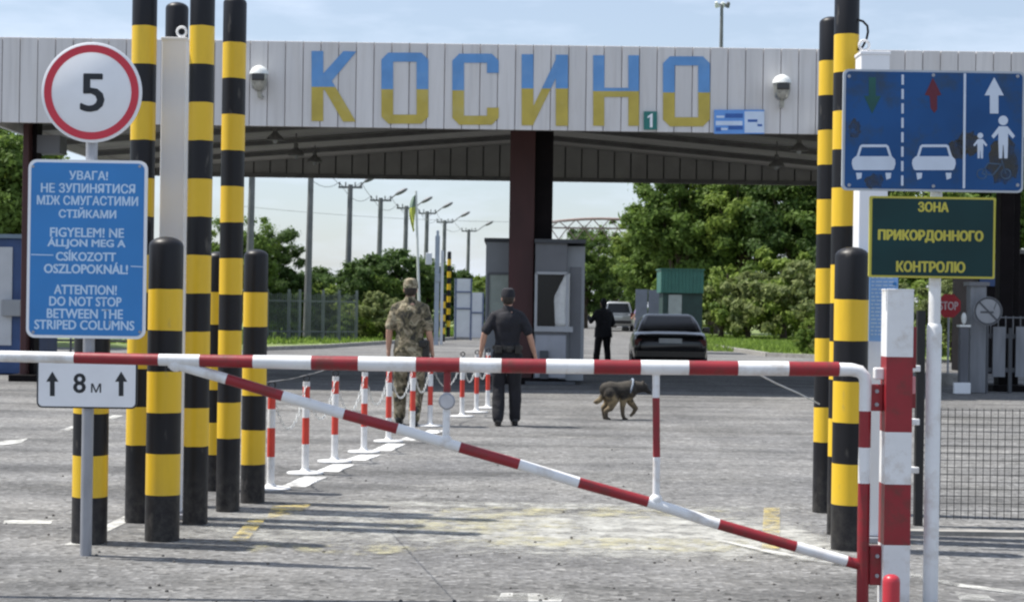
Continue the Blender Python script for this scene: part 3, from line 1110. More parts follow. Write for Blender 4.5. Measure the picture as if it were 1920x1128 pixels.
# ================================================================== right sign pole
DR = 8.62
rs_ = thing('border_zone_sign', gnd(1744, 1136), 'white pole carrying a big blue lane sign and a dark green border control plate', 'road sign')
bp_ = gnd(1744, 1136)
bx, by = bp_.x, DR + .04
mb = MB()
z1_, z2_ = at(1744, 608, DR).z, at(1744, 150, DR).z
mb.lathe((bx, by, -.02), [(.038, 0), (.038, z1_ + .0), (.034, z1_ + .02), (.030, z1_ + .025), (.030, z2_)], 18)
mb.build('post', M['white'], rs_, smooth=True)
# blue lane sign
mb = MB()
flat(mb, rounded(1580, 132, 1920, 359, 10), DR - .012, t=.02)
ln = mb.build('lane_plate', mat('grey_sign_edge', (.42, .46, .50), .5, .1, 5), rs_)
mb = MB()
flat(mb, rounded(1585, 136, 1916, 355, 8), DR - .0145, t=.002)
mb.build('blue_face', M['lane_blue'], ln)
Df = DR - .0160
mb = MB()
yy = 140
while yy < 352:
    xx = 1692 + (yy - 245) * -.005
    flat(mb, [(xx - 2.2, yy), (xx + 2.2, yy), (xx + 2.2, min(yy + 19, 353)), (xx - 2.2, min(yy + 19, 353))], Df)
    yy += 27
flat(mb, [(1807, 138), (1811.5, 138), (1809.5, 353), (1805, 353)], Df)
# white arrow
flat(mb, arrow(1864, 145, 213, 36, 16, 34), Df)


def car_sym(cx, y0):
    # roof line, pillars, body, wheels of the pictogram
    k = 1.0
    P = lambda pts: [(cx + x * k, y0 + y * k) for x, y in pts]
    flat(mb, P([(-26, 3), (-22, 0), (24, 0), (28, 3), (40, 26), (40, 45), (36, 50), (-36, 50), (-40, 45), (-40, 26)][:3] + [(28, 3), (34, 22), (29, 22), (24, 5), (-22, 5), (-27, 22), (-32, 22), (-26, 3)]), Df)
    flat(mb, P([(-34, 22), (34, 22), (40, 28), (41, 36), (38, 46), (35, 48), (-35, 48), (-38, 46), (-41, 36), (-40, 28)]), Df)
    for x in (-27, 28):
        flat(mb, P([(x - 6, 53), (x + 5, 53), (x + 4, 63), (x - 4, 66)]), Df)


car_sym(1638, 271)
car_sym(1751, 271)


def man_sym(cx, y0, h, to=None):
    t_ = to or mb
    k = h / 80.0
    flat(t_, circ(cx, y0 + 9 * k, 9 * k, 20), Df)
    P = lambda pts: [(cx + x * k, y0 + y * k) for x, y in pts]
    flat(t_, P([(-8, 20), (8, 20), (22, 38), (18, 43), (9, 33), (9, 52), (8, 80), (2, 80), (0.6, 55), (-0.6, 55), (-2, 80), (-8, 80), (-9, 52), (-9, 33), (-18, 43), (-22, 38)]), Df)


man_sym(1881, 217, 80)
man_sym(1838, 249, 48)
mb.build('white_symbols', M['lane_white'], ln)
mb = MB()
flat(mb, [(1635, 213), (1620, 180), (1629, 180), (1629, 145), (1642, 145), (1642, 180), (1652, 180)], Df)
mb.build('green_arrow', M['lane_green'], ln)
mb = MB()
flat(mb, [(1749, 146), (1765, 178), (1757, 180), (1757, 205), (1752, 212), (1745, 203), (1743, 180), (1734, 178)], Df)
mb.build('red_arrow', M['lane_red'], ln)
stm = worn_paint('sign_stain', (0.085, 0.082, 0.066), .36, .85, 8)
rr = random.Random(4)
for cx, cy, rx, ry in ((1640, 340, 18, 14), (1602, 243, 12, 18), (1880, 305, 32, 46), (1816, 268, 20, 24), (1795, 280, 18, 20)):
    mb = MB()
    flat(mb, [(cx + rx * math.cos(a) * rr.uniform(.75, 1.2), cy + ry * math.sin(a) * rr.uniform(.75, 1.2)) for a in [2 * math.pi * i / 22 for i in range(22)]], DR - .0150, t=.0003)
    mb.build('stain', stm, ln)
mb = MB()
for cx, cy, r_ in ((1841, 326, 10), (1886, 326, 10)):
    o_ = [(cx + r_ * math.cos(a), cy + r_ * math.sin(a)) for a in [2 * math.pi * i / 20 for i in range(21)]]
    i_ = [(cx + (r_ - 2) * math.cos(a), cy + (r_ - 2) * math.sin(a)) for a in [2 * math.pi * i / 20 for i in range(21)]]
    for i in range(20):
        flat(mb, [o_[i], o_[i + 1], i_[i + 1], i_[i]], Df)
for a, b in (((1841, 326), (1852, 306)), ((1852, 306), (1878, 308)), ((1841, 326), (1862, 328)), ((1862, 328), (1878, 308)), ((1878, 300), (1886, 326))):
    dx, dy = b[0] - a[0], b[1] - a[1]
    l_ = math.hypot(dx, dy)
    nx, ny = -dy / l_, dx / l_
    flat(mb, [(a[0] + nx, a[1] + ny), (b[0] + nx, b[1] + ny), (b[0] - nx, b[1] - ny), (a[0] - nx, a[1] - ny)], Df)
mb.build('worn_bicycle', M['lane_faint'], ln)
for px, py in ((1592, 143), (1750, 141), (1908, 143), (1592, 347), (1750, 349), (1908, 347)):
    mb = MB()
    p = at(px, py, DR - .018)
    mb.lathe(p, [(.009, -.001), (.008, .003)], 10, axis=(0, 1, 0))
    mb.build('bolt', M['galv'], ln)
# dark green plate
mb = MB()
flat(mb, rounded(1630, 369, 1866, 521, 3), DR - .012, t=.02)
gp = mb.build('zone_plate', M['green_sign_yellow'], rs_)
mb = MB()
flat(mb, rounded(1635, 373, 1862, 517, 2), DR - .0145, t=.002)
mb.build('green_face', M['green_sign'], gp)
mb = MB()
for s_, cx, cy, w, h in (('ЗОНА', 1750, 388, 58, 19), ('ПРИКОРДОННОГО', 1745, 443, 198, 24), ('КОНТРОЛЮ', 1745, 500, 130, 21)):
    text_into(mb, s_, cx, cy, w, h, DR - .0155, bold=.055)
mb.build('lettering', M['green_sign_yellow'], gp)
mb = MB()
for yy in (170, 330, 395, 505):
    p = at(1747, yy, DR)
    mb = MB()
    mb.box((p.x, DR + .035, p.z), (.10, .075, .03))
    mb.build('clamp', M['galv'], rs_)

# ================================================================== barrier
DB = 8.65
gx = gnd(1620, 1128)
bg_ = thing('barrier_gate', (at(1620, 900, DB).x, DB, 0), 'red and white striped swing barrier arm with diagonal brace across the road', 'barrier')
BM = [M['white'], M['red']]


def striped_bar(pts, cols, rad, D=DB, n=14):
    """pts in photograph pixels; one material per span"""
    P = [at(x, y, D) for x, y in pts]
    mb = MB()
    PP, RR, MM = [], [], []
    for i, p in enumerate(P):
        r_ = rad if not hasattr(rad, '__len__') else rad[i]
        PP.append(p)
        RR.append(r_)
        if i < len(P) - 1:
            MM.append(cols[i])
    mb.pipe(PP, RR, n, mis=MM)
    return mb


xs = [-420, -260, -120, 0, 140, 298, 375, 475, 584, 672, 780, 862, 940, 1024, 1113, 1201, 1291, 1383, 1478, 1570, 1572]
ys = lambda x: 667.5 + (x / 1570.0) * 24.0 + 3.5 * math.sin(max(0, min(1, x / 1570.0)) * math.pi)
cols = [1, 0, 0, 0] + [1 if i % 2 == 0 else 0 for i in range(15)] + [1]
cols = []
for i in range(len(xs) - 1):
    xm = (xs[i] + xs[i + 1]) / 2
    red = any(a <= xm <= b for a, b in ((-420, -260), (140, 298), (375, 475), (584, 672), (780, 862), (940, 1024), (1113, 1201), (1291, 1383), (1478, 1572)))
    cols.append(1 if red else 0)
rads = [.029 + .0085 * max(0, min(1, (x - 250) / 400)) for x in xs]
striped_bar([(x, ys(x)) for x in xs], cols, rads).build('boom', BM, bg_, smooth=True)
# brace
br = [(318, 679), (425, 710), (530, 742), (645, 776), (745, 803), (862, 838), (973, 870), (1085, 904), (1215, 940), (1347, 982), (1492, 1024), (1587, 1051), (1612, 1058)]
striped_bar(br, [0, 1, 0, 1, 0, 1, 0, 1, 0, 1, 0, 1], .0275, DB + .004).build('brace', BM, bg_, smooth=True)
striped_bar([(839, 684), (838, 735), (836, 828)], [1, 0], .0185, DB + .008).build('strut', BM, bg_, smooth=True)
striped_bar([(1230, 690), (1230, 745), (1231, 856), (1230, 938)], [0, 1, 0], .0185, DB + .008).build('strut', BM, bg_, smooth=True)
# reflector disc on the middle strut
mb = MB()
c = at(838, 752, DB - .022)
mb.lathe(c, [(.036, -.010), (.042, -.006), (.042, .006), (.036, .008)], 28, axis=(0, 1, 0))
rf = mb.build('reflector', M['galv'], bg_, smooth=True)
mb = MB()
mb.lathe(c + Vector((0, -.010, 0)), [(.034, -.003), (.034, .002)], 28, axis=(0, 1, 0))
mb.build('reflector_face', M['lamp_body'] if False else mat('reflector_grey', (.50, .50, .52), .35, .1, 20), rf, smooth=True)
# weld beads where the struts and brace meet the bars
for px, py, r_ in ((839, 684, .026), (836, 826, .026), (1230, 694, .026), (1230, 936, .026), (330, 682, .032)):
    mb = MB()
    mb.ball(at(px, py, DB + .004), (r_ * 1.25, r_ * 1.1, r_ * 1.25), 12, 8)
    mb.build('weld', M['red'] if py in (684,) else M['white'], bg_, smooth=True)
# elbow and hinge pipe
pts = [at(1570, 692, DB), at(1596, 692.5, DB), at(1612, 696, DB), at(1621, 706, DB), at(1623, 722, DB), at(1622, 770, DB), at(1621, 838, DB), at(1620, 905, DB), at(1617, 1120, DB), at(1617, 1131, DB)]
mb = MB()
mb.pipe(pts, [.034, .033, .0325, .032, .0315, .031, .031, .031, .031, .031], 16, mis=[0, 0, 0, 0, 0, 1, 0, 1, 1])
mb.build('hinge_pipe', BM, bg_, smooth=True)
mb = MB()
for (xa, ya, xb, yb) in ((1630, 720, 1655, 770), (1630, 1022, 1656, 1096)):
    p, q = at(xa, ya, DB), at(xb, yb, DB)
    mb = MB()
    mb.box(((p.x + q.x) / 2, DB + .01, (p.z + q.z) / 2), (abs(q.x - p.x), .05, abs(p.z - q.z)))
    hb = mb.build('hinge_bracket', M['red'], bg_, bevel=.006)
    for k_ in (.25, .75):
        mb = MB()
        mb.tube(((p.x + q.x) / 2, DB - .024, p.z + (q.z - p.z) * k_), ((p.x + q.x) / 2, DB - .012, p.z + (q.z - p.z) * k_), .011, n=6)
        mb.build('bolt', M['galv'], hb)
mb = MB()
p = at(1648, 700, DB)
mb.box((p.x, DB + .01, p.z), (.05, .05, .06))
mb.build('hinge_cap', M['white'], bg_, bevel=.008)

# gate post: thick square post striped red and white
gpx = at(1678, 900, DB).x
gp_ = thing('gate_post', (gpx, DB, 0), 'thick square red and white post that carries the barrier hinge', 'post')
zs = [at(1678, y, DB).z for y in (545, 668, 808, 905, 1018)] + [0.0]
mb = MB()
w = .133
o = 0
for i in range(5):
    za, zb = zs[i], zs[i + 1]
    hw = w / 2
    vs = [(gpx + sx * hw, DB + sy * hw, z_) for z_ in (zb, za) for sx, sy in ((-1, -1), (1, -1), (1, 1), (-1, 1))]
    fs = [(0, 1, 5, 4), (1, 2, 6, 5), (2, 3, 7, 6), (3, 0, 4, 7)]
    if i == 0:
        fs.append((4, 5, 6, 7))
    mb.add(vs, fs, 0 if i % 2 == 0 else 1)
mb.build('post_body', BM, gp_)
mb = MB()
mb.box((gpx, DB, zs[0] + .004), (w + .004, w + .004, .010))
mb.build('top_cap', M['white'], gp_, bevel=.003)
for ya, yb in ((612, 690), (730, 765)):
    mb = MB()
    p, q = at(1700, ya, DB), at(1716, yb, DB)
    mb.box((gpx + w / 2 + .018, DB + .03, (p.z + q.z) / 2), (.032, .05, p.z - q.z))
    mb.build('latch_plate', M['red'], gp_, bevel=.004)
mb = MB()
p, q = at(1704, 705, DB), at(1714, 738, DB)
mb.box((gpx + w / 2 + .016, DB + .02, (p.z + q.z) / 2), (.028, .05, p.z - q.z))
mb.build('latch_pin', mat('pink_faded_paint', (.72, .30, .32), .5, .1, 9), gp_, bevel=.004)

# short red stub post in front
sp = at(1671, 1100, 8.25)
mb = MB()
zt = at(1671, 1076, 8.25).z
prof = [(.042, 0), (.042, zt - .035), (.040, zt - .02), (.032, zt - .008), (.018, zt - .001), (.003, zt)]
mb.lathe((sp.x, 8.25, 0), prof, 20)
tag(mb.build('stub_post', mat('bright_red_paint', (.46, .03, .045), .35, .1, 6), smooth=True), 'short round topped red stub post in front of the gate post', 'post')

# slack cables from the barrier
mb = MB()
mb.pipe([at(1420, 700, DB + .04), at(1455, 718, 9.2), at(1500, 738, 9.8), at(1536, 757, 10.3)], .0045, 6)
tag(mb.build('slack_cable', M['chain'], smooth=True), 'thin pale cable slung from the barrier to the right columns', 'cable')
mb = MB()
mb.pipe([at(500, 716, 13.4), at(545, 710, 12.5), at(590, 699, 11.2), at(640, 684, DB + .04)], .003, 6)
tag(mb.build('slack_cable', M['galv'], smooth=True), 'thin grey cable slung from the barrier to the first chain post', 'cable')

# ================================================================== chain posts
posts_px = [(507, 917, 723), (572, 888, 709), (627, 866, 702), (682, 848, 694), (728, 828, 688), (773, 812, 685), (806, 799, 682),
            (866, 781, 678), (893, 773, 677), (914, 765, 676)]
H_ = .83
mb = MB()
P_ = [(.0235, 0), (.0235, .30), (.0235, .30), (.0235, .50), (.0235, .50), (.0235, .68), (.0235, .68), (.0235, .80)]
pm = [0, 0, 1, 0, 0, 0, 1]
mb.pipe([(0, 0, 0), (0, 0, .26), (0, 0, .49), (0, 0, .64), (0, 0, .76), (0, 0, .80)], .031, 12, mis=[0, 1, 0, 1, 0])
pole_me = mb.build('pole', [M['baseplate'], M['post_red']], None, smooth=True)
mb = MB()
mb.lathe((0, 0, 0), [(.16, .004), (.16, .016), (.05, .024), (.03, .05)], 20)
foot_me = mb.build('foot', M['baseplate'], None, smooth=True)
mb = MB()
mb.pipe([Vector((.027 * math.cos(a), 0, .83 + .027 * math.sin(a))) for a in [2 * math.pi * i / 16 for i in range(17)]], .007, 6)
eye_me = mb.build('chain_eye', M['wire'], None, smooth=True)
lbl = ['first and nearest red and white chain post, touching the short bollard', 'second red and white chain post counted from the nearest', 'third red and white chain post counted from the nearest',
       'fourth red and white chain post, left of the soldier', 'fifth red and white chain post, touching the left side of the soldier', 'sixth red and white chain post, in front of the soldier',
       'seventh red and white chain post, just right of the soldier', 'eighth red and white chain post, right of the round barrier reflector', 'ninth red and white chain post, second nearest to the man in black', 'last and farthest red and white chain post, left of the man in black']
post_at = []
proto = None
for i, (x, y, _) in enumerate(posts_px):
    p = gnd(x, y)
    if proto is None:
        proto = t = thing('chain_post', p, lbl[i], 'post', 'red and white chain posts')
        for o in (pole_me, foot_me, eye_me):
            o.parent = t
    else:
        t = copy_tree(proto)
        t.location = p
        t['label'] = lbl[i]
    post_at.append(p)
lk = MB()


def chain_span(a, b, label):
    n = 26
    a, b = a + Vector((0, 0, .80)), b + Vector((0, 0, .80))
    mb = MB()
    sag = .36
    pts = []
    for i in range(n + 1):
        t_ = i / n
        p = a.lerp(b, t_)
        p.z -= sag * 4 * t_ * (1 - t_)
        pts.append(p)
    for i in range(n):
        d = (pts[i + 1] - pts[i])
        L_ = d.length
        d.normalize()
        side = d.cross(Vector((0, 0, 1))).normalized() if i % 2 else d.cross(d.cross(Vector((0, 0, 1)))).normalized()
        c = (pts[i] + pts[i + 1]) / 2
        ring = [c + d * (L_ * .62) * math.cos(2 * math.pi * k / 10) + side * .011 * math.sin(2 * math.pi * k / 10) for k in range(11)]
        mb.pipe(ring, .0035, 4)
    return tag(mb.build('plastic_chain', M['chain'], smooth=True), label, 'chain', 'chains between the red and white posts')


ords = ['first', 'second', 'third', 'fourth', 'fifth', 'sixth', 'seventh', 'eighth', 'ninth', 'last']
for i in range(len(post_at) - 1):
    chain_span(post_at[i], post_at[i + 1], 'sagging grey chain between the %s and the %s red and white post' % (ords[i], ords[i + 1]))

# ================================================================== canopy
DF = 29.4
DK = 41.7
XL, XR, XC = -9.15, 9.85, 0.35
ZB, ZT = 4.50, 5.97
cp = thing('canopy', (XC, DF, 0), 'wide border crossing canopy with pale ribbed fascia and large blue and yellow lettering', 'canopy')
mb = MB()
pitch = .305
x = XL
k = 0
while x < XR - .01:
    x2 = min(x + pitch, XR)
    mb.box(((x + x2) / 2, DF + .03 + (.0 if k % 2 else .003), (ZB + ZT) / 2), (x2 - x - .012, .05, ZT - ZB))
    x = x2
    k += 1
def panel_mat():
    """every cladding panel has its own slight tone, with rain streaks"""
    m = M['fascia']
    t = m.node_tree
    b = t.nodes['Principled BSDF']
    src = b.inputs['Base Color'].links[0].from_socket
    g_ = t.nodes.new('ShaderNodeNewGeometry')
    mr = t.nodes.new('ShaderNodeMapRange')
    mr.inputs['To Min'].default_value = .93
    mr.inputs['To Max'].default_value = 1.05
    t.links.new(g_.outputs['Random Per Island'], mr.inputs['Value'])
    co = t.nodes.new('ShaderNodeTexCoord')
    mp_ = t.nodes.new('ShaderNodeMapping')
    mp_.inputs['Scale'].default_value = (7, 7, .35)
    n_ = t.nodes.new('ShaderNodeTexNoise')
    n_.inputs['Scale'].default_value = 1.6
    n_.inputs['Detail'].default_value = 7
    t.links.new(co.outputs['Object'], mp_.inputs[0])
    t.links.new(mp_.outputs[0], n_.inputs['Vector'])
    m2_ = t.nodes.new('ShaderNodeMapRange')
    m2_.inputs['From Min'].default_value = .48
    m2_.inputs['From Max'].default_value = .75
    m2_.inputs['To Min'].default_value = 1.0
    m2_.inputs['To Max'].default_value = .86
    t.links.new(n_.outputs['Fac'], m2_.inputs['Value'])
    mu = t.nodes.new('ShaderNodeMath')
    mu.operation = 'MULTIPLY'
    t.links.new(mr.outputs[0], mu.inputs[0])
    t.links.new(m2_.outputs[0], mu.inputs[1])
    vm = t.nodes.new('ShaderNodeVectorMath')
    vm.operation = 'SCALE'
    t.links.new(src, vm.inputs[0])
    t.links.new(mu.outputs[0], vm.inputs['Scale'])
    t.links.new(vm.outputs[0], b.inputs['Base Color'])
    return m


fas = mb.build('fascia', panel_mat(), cp, bevel=.008)
mb = MB()
mb.box(((XL + XR) / 2, DF + .075, (ZB + ZT) / 2 - .01), (XR - XL, .03, ZT - ZB - .05))
mb.build('fascia_backing', M['seam'], cp)
mb = MB()
x = XL
while x < XR:
    mb.box((x + .30, DF + .085, ZT - .02), (.03, .012, .06))
    x += pitch
mb.box(((XL + XR) / 2, DF + .16, ZB + .06), (XR - XL, .12, .10))
mb.build('fascia_trim', M['beam'], cp)
# side and back fascia
for xx in (XL + .04, XR - .04):
    mb = MB()
    mb.box((xx, (DF + DK) / 2 + .05, (ZB + ZT) / 2), (.08, DK - DF - .15, ZT - ZB))
    mb.build('side_fascia', M['fascia'], cp)
mb = MB()
x = XL
k = 0
while x < XR - .01:
    x2 = min(x + .40, XR)
    mb.box(((x + x2) / 2, DK - .03, (ZB + ZT) / 2), (x2 - x - .035, .05, ZT - ZB))
    x = x2
mb.build('back_fascia', M['ceil'], cp)
mb = MB()
mb.box(((XL + XR) / 2, DK + .02, (ZB + ZT) / 2), (XR - XL, .04, ZT - ZB - .04))
mb.box(((XL + XR) / 2, DK - .085, ZB + .05), (XR - XL - .3, .05, .10))
mb.build('back_sheet', M['beam'], cp)
# gently pitched ceiling (ridge over the middle pillar) and roof
zr, ze = 5.42, 4.66
mb = MB()
for xa, za, xb, zb in ((XL + .1, ze, XC, zr), (XC, zr, XR - .1, ze)):
    n_ = 22
    for i in range(n_):
        ya, yb = DF + .2 + (DK - DF - .3) * i / n_, DF + .2 + (DK - DF - .3) * (i + .93) / n_
        vs = [(xa, ya, za), (xb, ya, zb), (xb, yb, zb), (xa, yb, za), (xa, ya, za + .03), (xb, ya, zb + .03), (xb, yb, zb + .03), (xa, yb, za + .03)]
        mb.add(vs, [(0, 3, 2, 1), (4, 5, 6, 7), (0, 1, 5, 4), (1, 2, 6, 5), (2, 3, 7, 6), (3, 0, 4, 7)])
mb.build('ceiling', M['ceil'], cp)
mb = MB()
mb.box(((XL + XR) / 2, (DF + DK) / 2, ZT - .10), (XR - XL - .2, DK - DF - .3, .05))
mb.build('roof', M['booth_dark'], cp)
for yy in (31.6, 34.2, 36.8, 39.3):
    mb = MB()
    for xa, za, xb, zb in ((XL + .1, ze, XC - .01, zr), (XC + .01, zr, XR - .1, ze)):
        vs = [(xa, yy - .07, za - .02), (xb, yy - .07, zb - .02), (xb, yy + .07, zb - .02), (xa, yy + .07, za - .02),
              (xa, yy - .07, za - .11), (xb, yy - .07, zb - .11), (xb, yy + .07, zb - .11), (xa, yy + .07, za - .11)]
        mb.add(vs, [(0, 1, 2, 3), (4, 7, 6, 5), (0, 4, 5, 1), (1, 5, 6, 2), (2, 6, 7, 3), (3, 7, 4, 0)])
    mb.build('ceiling_beam', M['beam'], cp)
# pillars
DP = 32.4


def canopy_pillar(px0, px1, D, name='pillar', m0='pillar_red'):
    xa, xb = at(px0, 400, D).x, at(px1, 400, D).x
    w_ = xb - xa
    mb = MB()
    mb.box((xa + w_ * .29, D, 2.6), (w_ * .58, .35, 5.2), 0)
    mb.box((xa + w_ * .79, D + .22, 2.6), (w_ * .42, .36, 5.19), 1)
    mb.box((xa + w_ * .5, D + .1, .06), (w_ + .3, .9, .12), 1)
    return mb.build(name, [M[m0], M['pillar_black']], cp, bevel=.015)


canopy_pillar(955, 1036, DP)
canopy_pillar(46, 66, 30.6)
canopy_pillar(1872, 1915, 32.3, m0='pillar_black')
mb = MB()
p = at(78, 275, 30.6)
mb.box((p.x, 30.9, 4.25), (.62, .5, .32))
mb.build('pillar_head', M['booth'], cp)

# fascia lettering: blue over ochre
Dl = DF - .004
LT = [MB()]


def cut(poly, ymid, upper):
    """clip a convex-ish polygon (pixels) at the colour change line"""
    out = []
    n_ = len(poly)
    for i in range(n_):
        a, b = poly[i], poly[(i + 1) % n_]
        ia = (a[1] <= ymid) if upper else (a[1] >= ymid)
        ib = (b[1] <= ymid) if upper else (b[1] >= ymid)
        if ia:
            out.append(a)
        if ia != ib:
            t_ = (ymid - a[1]) / (b[1] - a[1])
            out.append((a[0] + t_ * (b[0] - a[0]), ymid))
    return out


def stroke(poly, ymid):
    for up, mi_ in ((True, 0), (False, 1)):
        q = cut(poly, ymid, up)
        if len(q) >= 3:
            flat(LT[0], q, Dl - 6e-5 * (len(LT[0].v) % 61), mi_, t=.003)


def done():
    LT[0].build('letter', [M['fas_blue'], M['fas_yellow']], fas)
    LT[0] = MB()


def rect(x0, y0, x1, y1):
    return [(x0, y0), (x1, y0), (x1, y1), (x0, y1)]


def letter_O(x0, x1, y0, y1, w, ch, open_right=False):
    ym = (y0 + y1) / 2 + 2
    hw = 17
    stroke([(x0, y0 + ch), (x0 + w, y0 + hw), (x0 + w, y1 - hw), (x0, y1 - ch)], ym)
    stroke([(x0, y0 + ch), (x0 + ch, y0), (x1 - ch, y0), (x1, y0 + ch), (x1 - w, y0 + hw), (x0 + w, y0 + hw)], ym)
    stroke([(x0, y1 - ch), (x0 + w, y1 - hw), (x1 - w, y1 - hw), (x1, y1 - ch), (x1 - ch, y1), (x0 + ch, y1)], ym)
    if open_right:
        stroke([(x1, y0 + ch), (x1, y0 + 36), (x1 - w, y0 + 36), (x1 - w, y0 + hw)], ym)
        stroke([(x1, y1 - ch), (x1 - w, y1 - hw), (x1 - w, y1 - 32), (x1, y1 - 32)], ym)
    else:
        stroke([(x1, y0 + ch), (x1, y1 - ch), (x1 - w, y1 - hw), (x1 - w, y0 + hw)], ym)


# К
ym = 163
stroke(rect(584, 96, 606, 227), ym)
stroke([(606, 138), (644, 96), (668, 97), (622, 152), (606, 170)], ym)
stroke([(607, 160), (621, 150), (667, 228), (643, 228), (606, 164)], ym)
done()
letter_O(715, 803, 99, 232, 22, 13)
done()
letter_O(848, 935, 101, 234, 22, 13, True)
done()
# И
ym = 166
stroke(rect(978, 102, 1000, 235), ym)
stroke(rect(1042, 103, 1065, 236), ym)
stroke([(1000, 199), (1042, 112), (1042, 147), (1000, 233)], ym)
done()
# Н
ym = 171
stroke(rect(1112, 104, 1133, 236), ym)
stroke(rect(1178, 104, 1198, 236), ym)
stroke(rect(1133, 165, 1178, 182), ym)
done()
letter_O(1243, 1331, 106, 237, 22, 13)
done()

# small signs on the fascia
mb = MB()
flat(mb, rect(1207, 209, 1232, 243), DF - .035, t=.025)
o1 = tag(mb.build('lane_number_sign', mat('teal_green_plate', (.015, .16, .14), .5, .05, 5)), 'small green plate with a white figure 1 under the fascia letters', 'sign')
mb = MB()
flat(mb, [(1221.5, 213), (1223.5, 213), (1223.5, 239), (1218.5, 239), (1218.5, 219), (1214, 222), (1214, 218.5)], DF - .037)
mb.build('number', M['sign_white'], o1)
mb = MB()
flat(mb, rect(1339, 206, 1433, 251), DF - .035, t=.025)
o2 = tag(mb.build('information_sign', mat('bright_blue_print', (.13, .32, .72), .5, .05, 5)), 'blue and white information panel low on the fascia beside the last letter', 'sign')
mb = MB()
flat(mb, rect(1396, 209, 1433, 249), DF - .0375, t=.002)
for x0, y0, x1, y1 in ((1343, 217, 1358, 221), (1342, 227, 1392, 235), (1343, 240, 1364, 244)):
    flat(mb, rect(x0, y0, x1, y1), DF - .0375, t=.002)
mb.build('white_panels', mat('pale_print', (.60, .70, .85), .5, .05, 5), o2)
mb = MB()
for x0, y0, x1, y1 in ((1360, 213, 1393, 221), (1366, 236, 1393, 243), (1342, 239, 1352, 246)):
    flat(mb, rect(x0, y0, x1, y1), DF - .0380, t=.002)
flat(mb, rect(1402, 224, 1420, 229), DF - .0395, t=.001)
flat(mb, rect(1420, 233, 1429, 237), DF - .0395, t=.001)
mb.build('dark_bars', mat('deep_blue_print', (.03, .11, .38), .5, .05, 5), o2)


# floodlights on the fascia
def flood(px, py, label):
    c = at(px, py, DF - .22)
    t = thing('floodlight', c, label, 'floodlight', 'white hooded floodlights on the canopy fascia')
    mb = MB()
    mb.rings([(c.x, c.y, c.z + .075, .168, .175), (c.x, c.y, c.z + .13, .155, .16), (c.x, c.y, c.z + .19, .11, .12), (c.x, c.y, c.z + .225, .04, .05)], 20)
    mb.build('hood', M['lamp_white'], t, smooth=True)
    mb = MB()
    mb.rings([(c.x, c.y + .02, c.z - .21, .06, .06), (c.x, c.y + .01, c.z - .16, .12, .11), (c.x, c.y, c.z - .06, .145, .145), (c.x, c.y, c.z + .08, .155, .16)], 20)
    mb.build('bowl', M['lamp_body'], t, smooth=True)
    mb = MB()
    mb.box((c.x, c.y - .135, c.z + .015), (.22, .06, .12))
    mb.build('lens', M['lens_dark'], t, bevel=.02)
    mb = MB()
    mb.pipe([(c.x, c.y + .02, c.z - .20), (c.x + .01, c.y + .03, c.z - .30), (c.x + .02, c.y + .14, c.z - .31), (c.x + .02, DF + .003, c.z - .28)], [.045, .04, .03, .03], 10)
    mb.build('bracket', M['lamp_body'], t, smooth=True)
    return t


flood(486, 148, 'white hooded floodlight on the fascia left of the lettering')
flood(1466, 165, 'white hooded floodlight on the fascia right of the lettering')
flood(1552, 252, 'lowest hooded floodlight, peeping out behind the thin right column')

# pendant lamps under the ceiling
for i, (px, py, D, label) in enumerate(((516, 256, 31.6, 'leftmost dark bell lamp under the canopy ceiling'), (555, 285, 34.2, 'middle dark bell lamp of the left row under the canopy'), (590, 298, 36.8, 'rightmost dark bell lamp of the left row under the canopy'),
                                         (1498, 276, 31.6, 'dark bell lamp nearest the right columns under the canopy'), (1456, 306, 34.2, 'dark bell lamp farther in on the right under the canopy'))):
    c = at(px, py, D)
    zc = zr - (zr - ze) * abs(c.x - XC) / (XR - XC) - .24
    if i == 0:
        pl = t = thing('ceiling_lamp', (c.x, D, c.z), label, 'lamp', 'bell lamps under the canopy')
        mb = MB()
        mb.lathe((c.x, D, c.z), [(.165, -.07), (.15, -.02), (.08, .04), (.045, .08), (.045, .17)], 18)
        mb.build('shade', M['beam'], t, smooth=True)
        mb = MB()
        mb.ball((c.x, D, c.z - .07), (.05, .05, .07), 10, 8)
        mb.build('bulb', M['lamp_glass'], t, smooth=True)
        mb = MB()
        mb.tube((c.x, D, c.z + .17), (c.x, D, zc + .05), .015)
        mb.build('stem', M['beam'], t)
    else:
        t = copy_tree(pl)
        t.location = (c.x, D, c.z)
        t['label'] = label
        st_ = [o for o in t.children if o.name.startswith('stem')][0]
        st_.data = st_.data.copy()
        zz_ = max(v.co.z for v in st_.data.vertices)
        for v in st_.data.vertices:
            if v.co.z > .3 or abs(v.co.z - zz_) < 1e-4:
                v.co.z = zc + .05 - c.z

# tall floodlight mast behind the canopy
D = 108
b0 = at(1349, 300, D)
ms = thing('floodlight_mast', (b0.x, D, 0), 'tall mast with two floodlights rising behind the canopy roof', 'mast')
mb = MB()
zt = at(1353, 8, D).z
mb.pipe([(b0.x, D, 0), (b0.x, D, zt)], [.24, .10], 12)
mb.build('mast_pole', M['concrete_pole'], ms, smooth=True)
mb = MB()
mb.tube((b0.x - .35, D, zt), (b0.x + .4, D, zt), .04)
mb.build('crossbar', M['concrete_pole'], ms)
for dx, m_ in ((-.33, M['lamp_white']), (.06, M['lamp_white']), (.40, M['concrete_pole'])):
    mb = MB()
    mb.lathe((b0.x + dx, D, zt + .02), [(.09, .12), (.13, .0), (.17, -.22)], 14, axis=(.3 * (1 if dx > 0 else -1), -.5, .8))
    mb.build('floodlight_head', m_, ms, smooth=True)

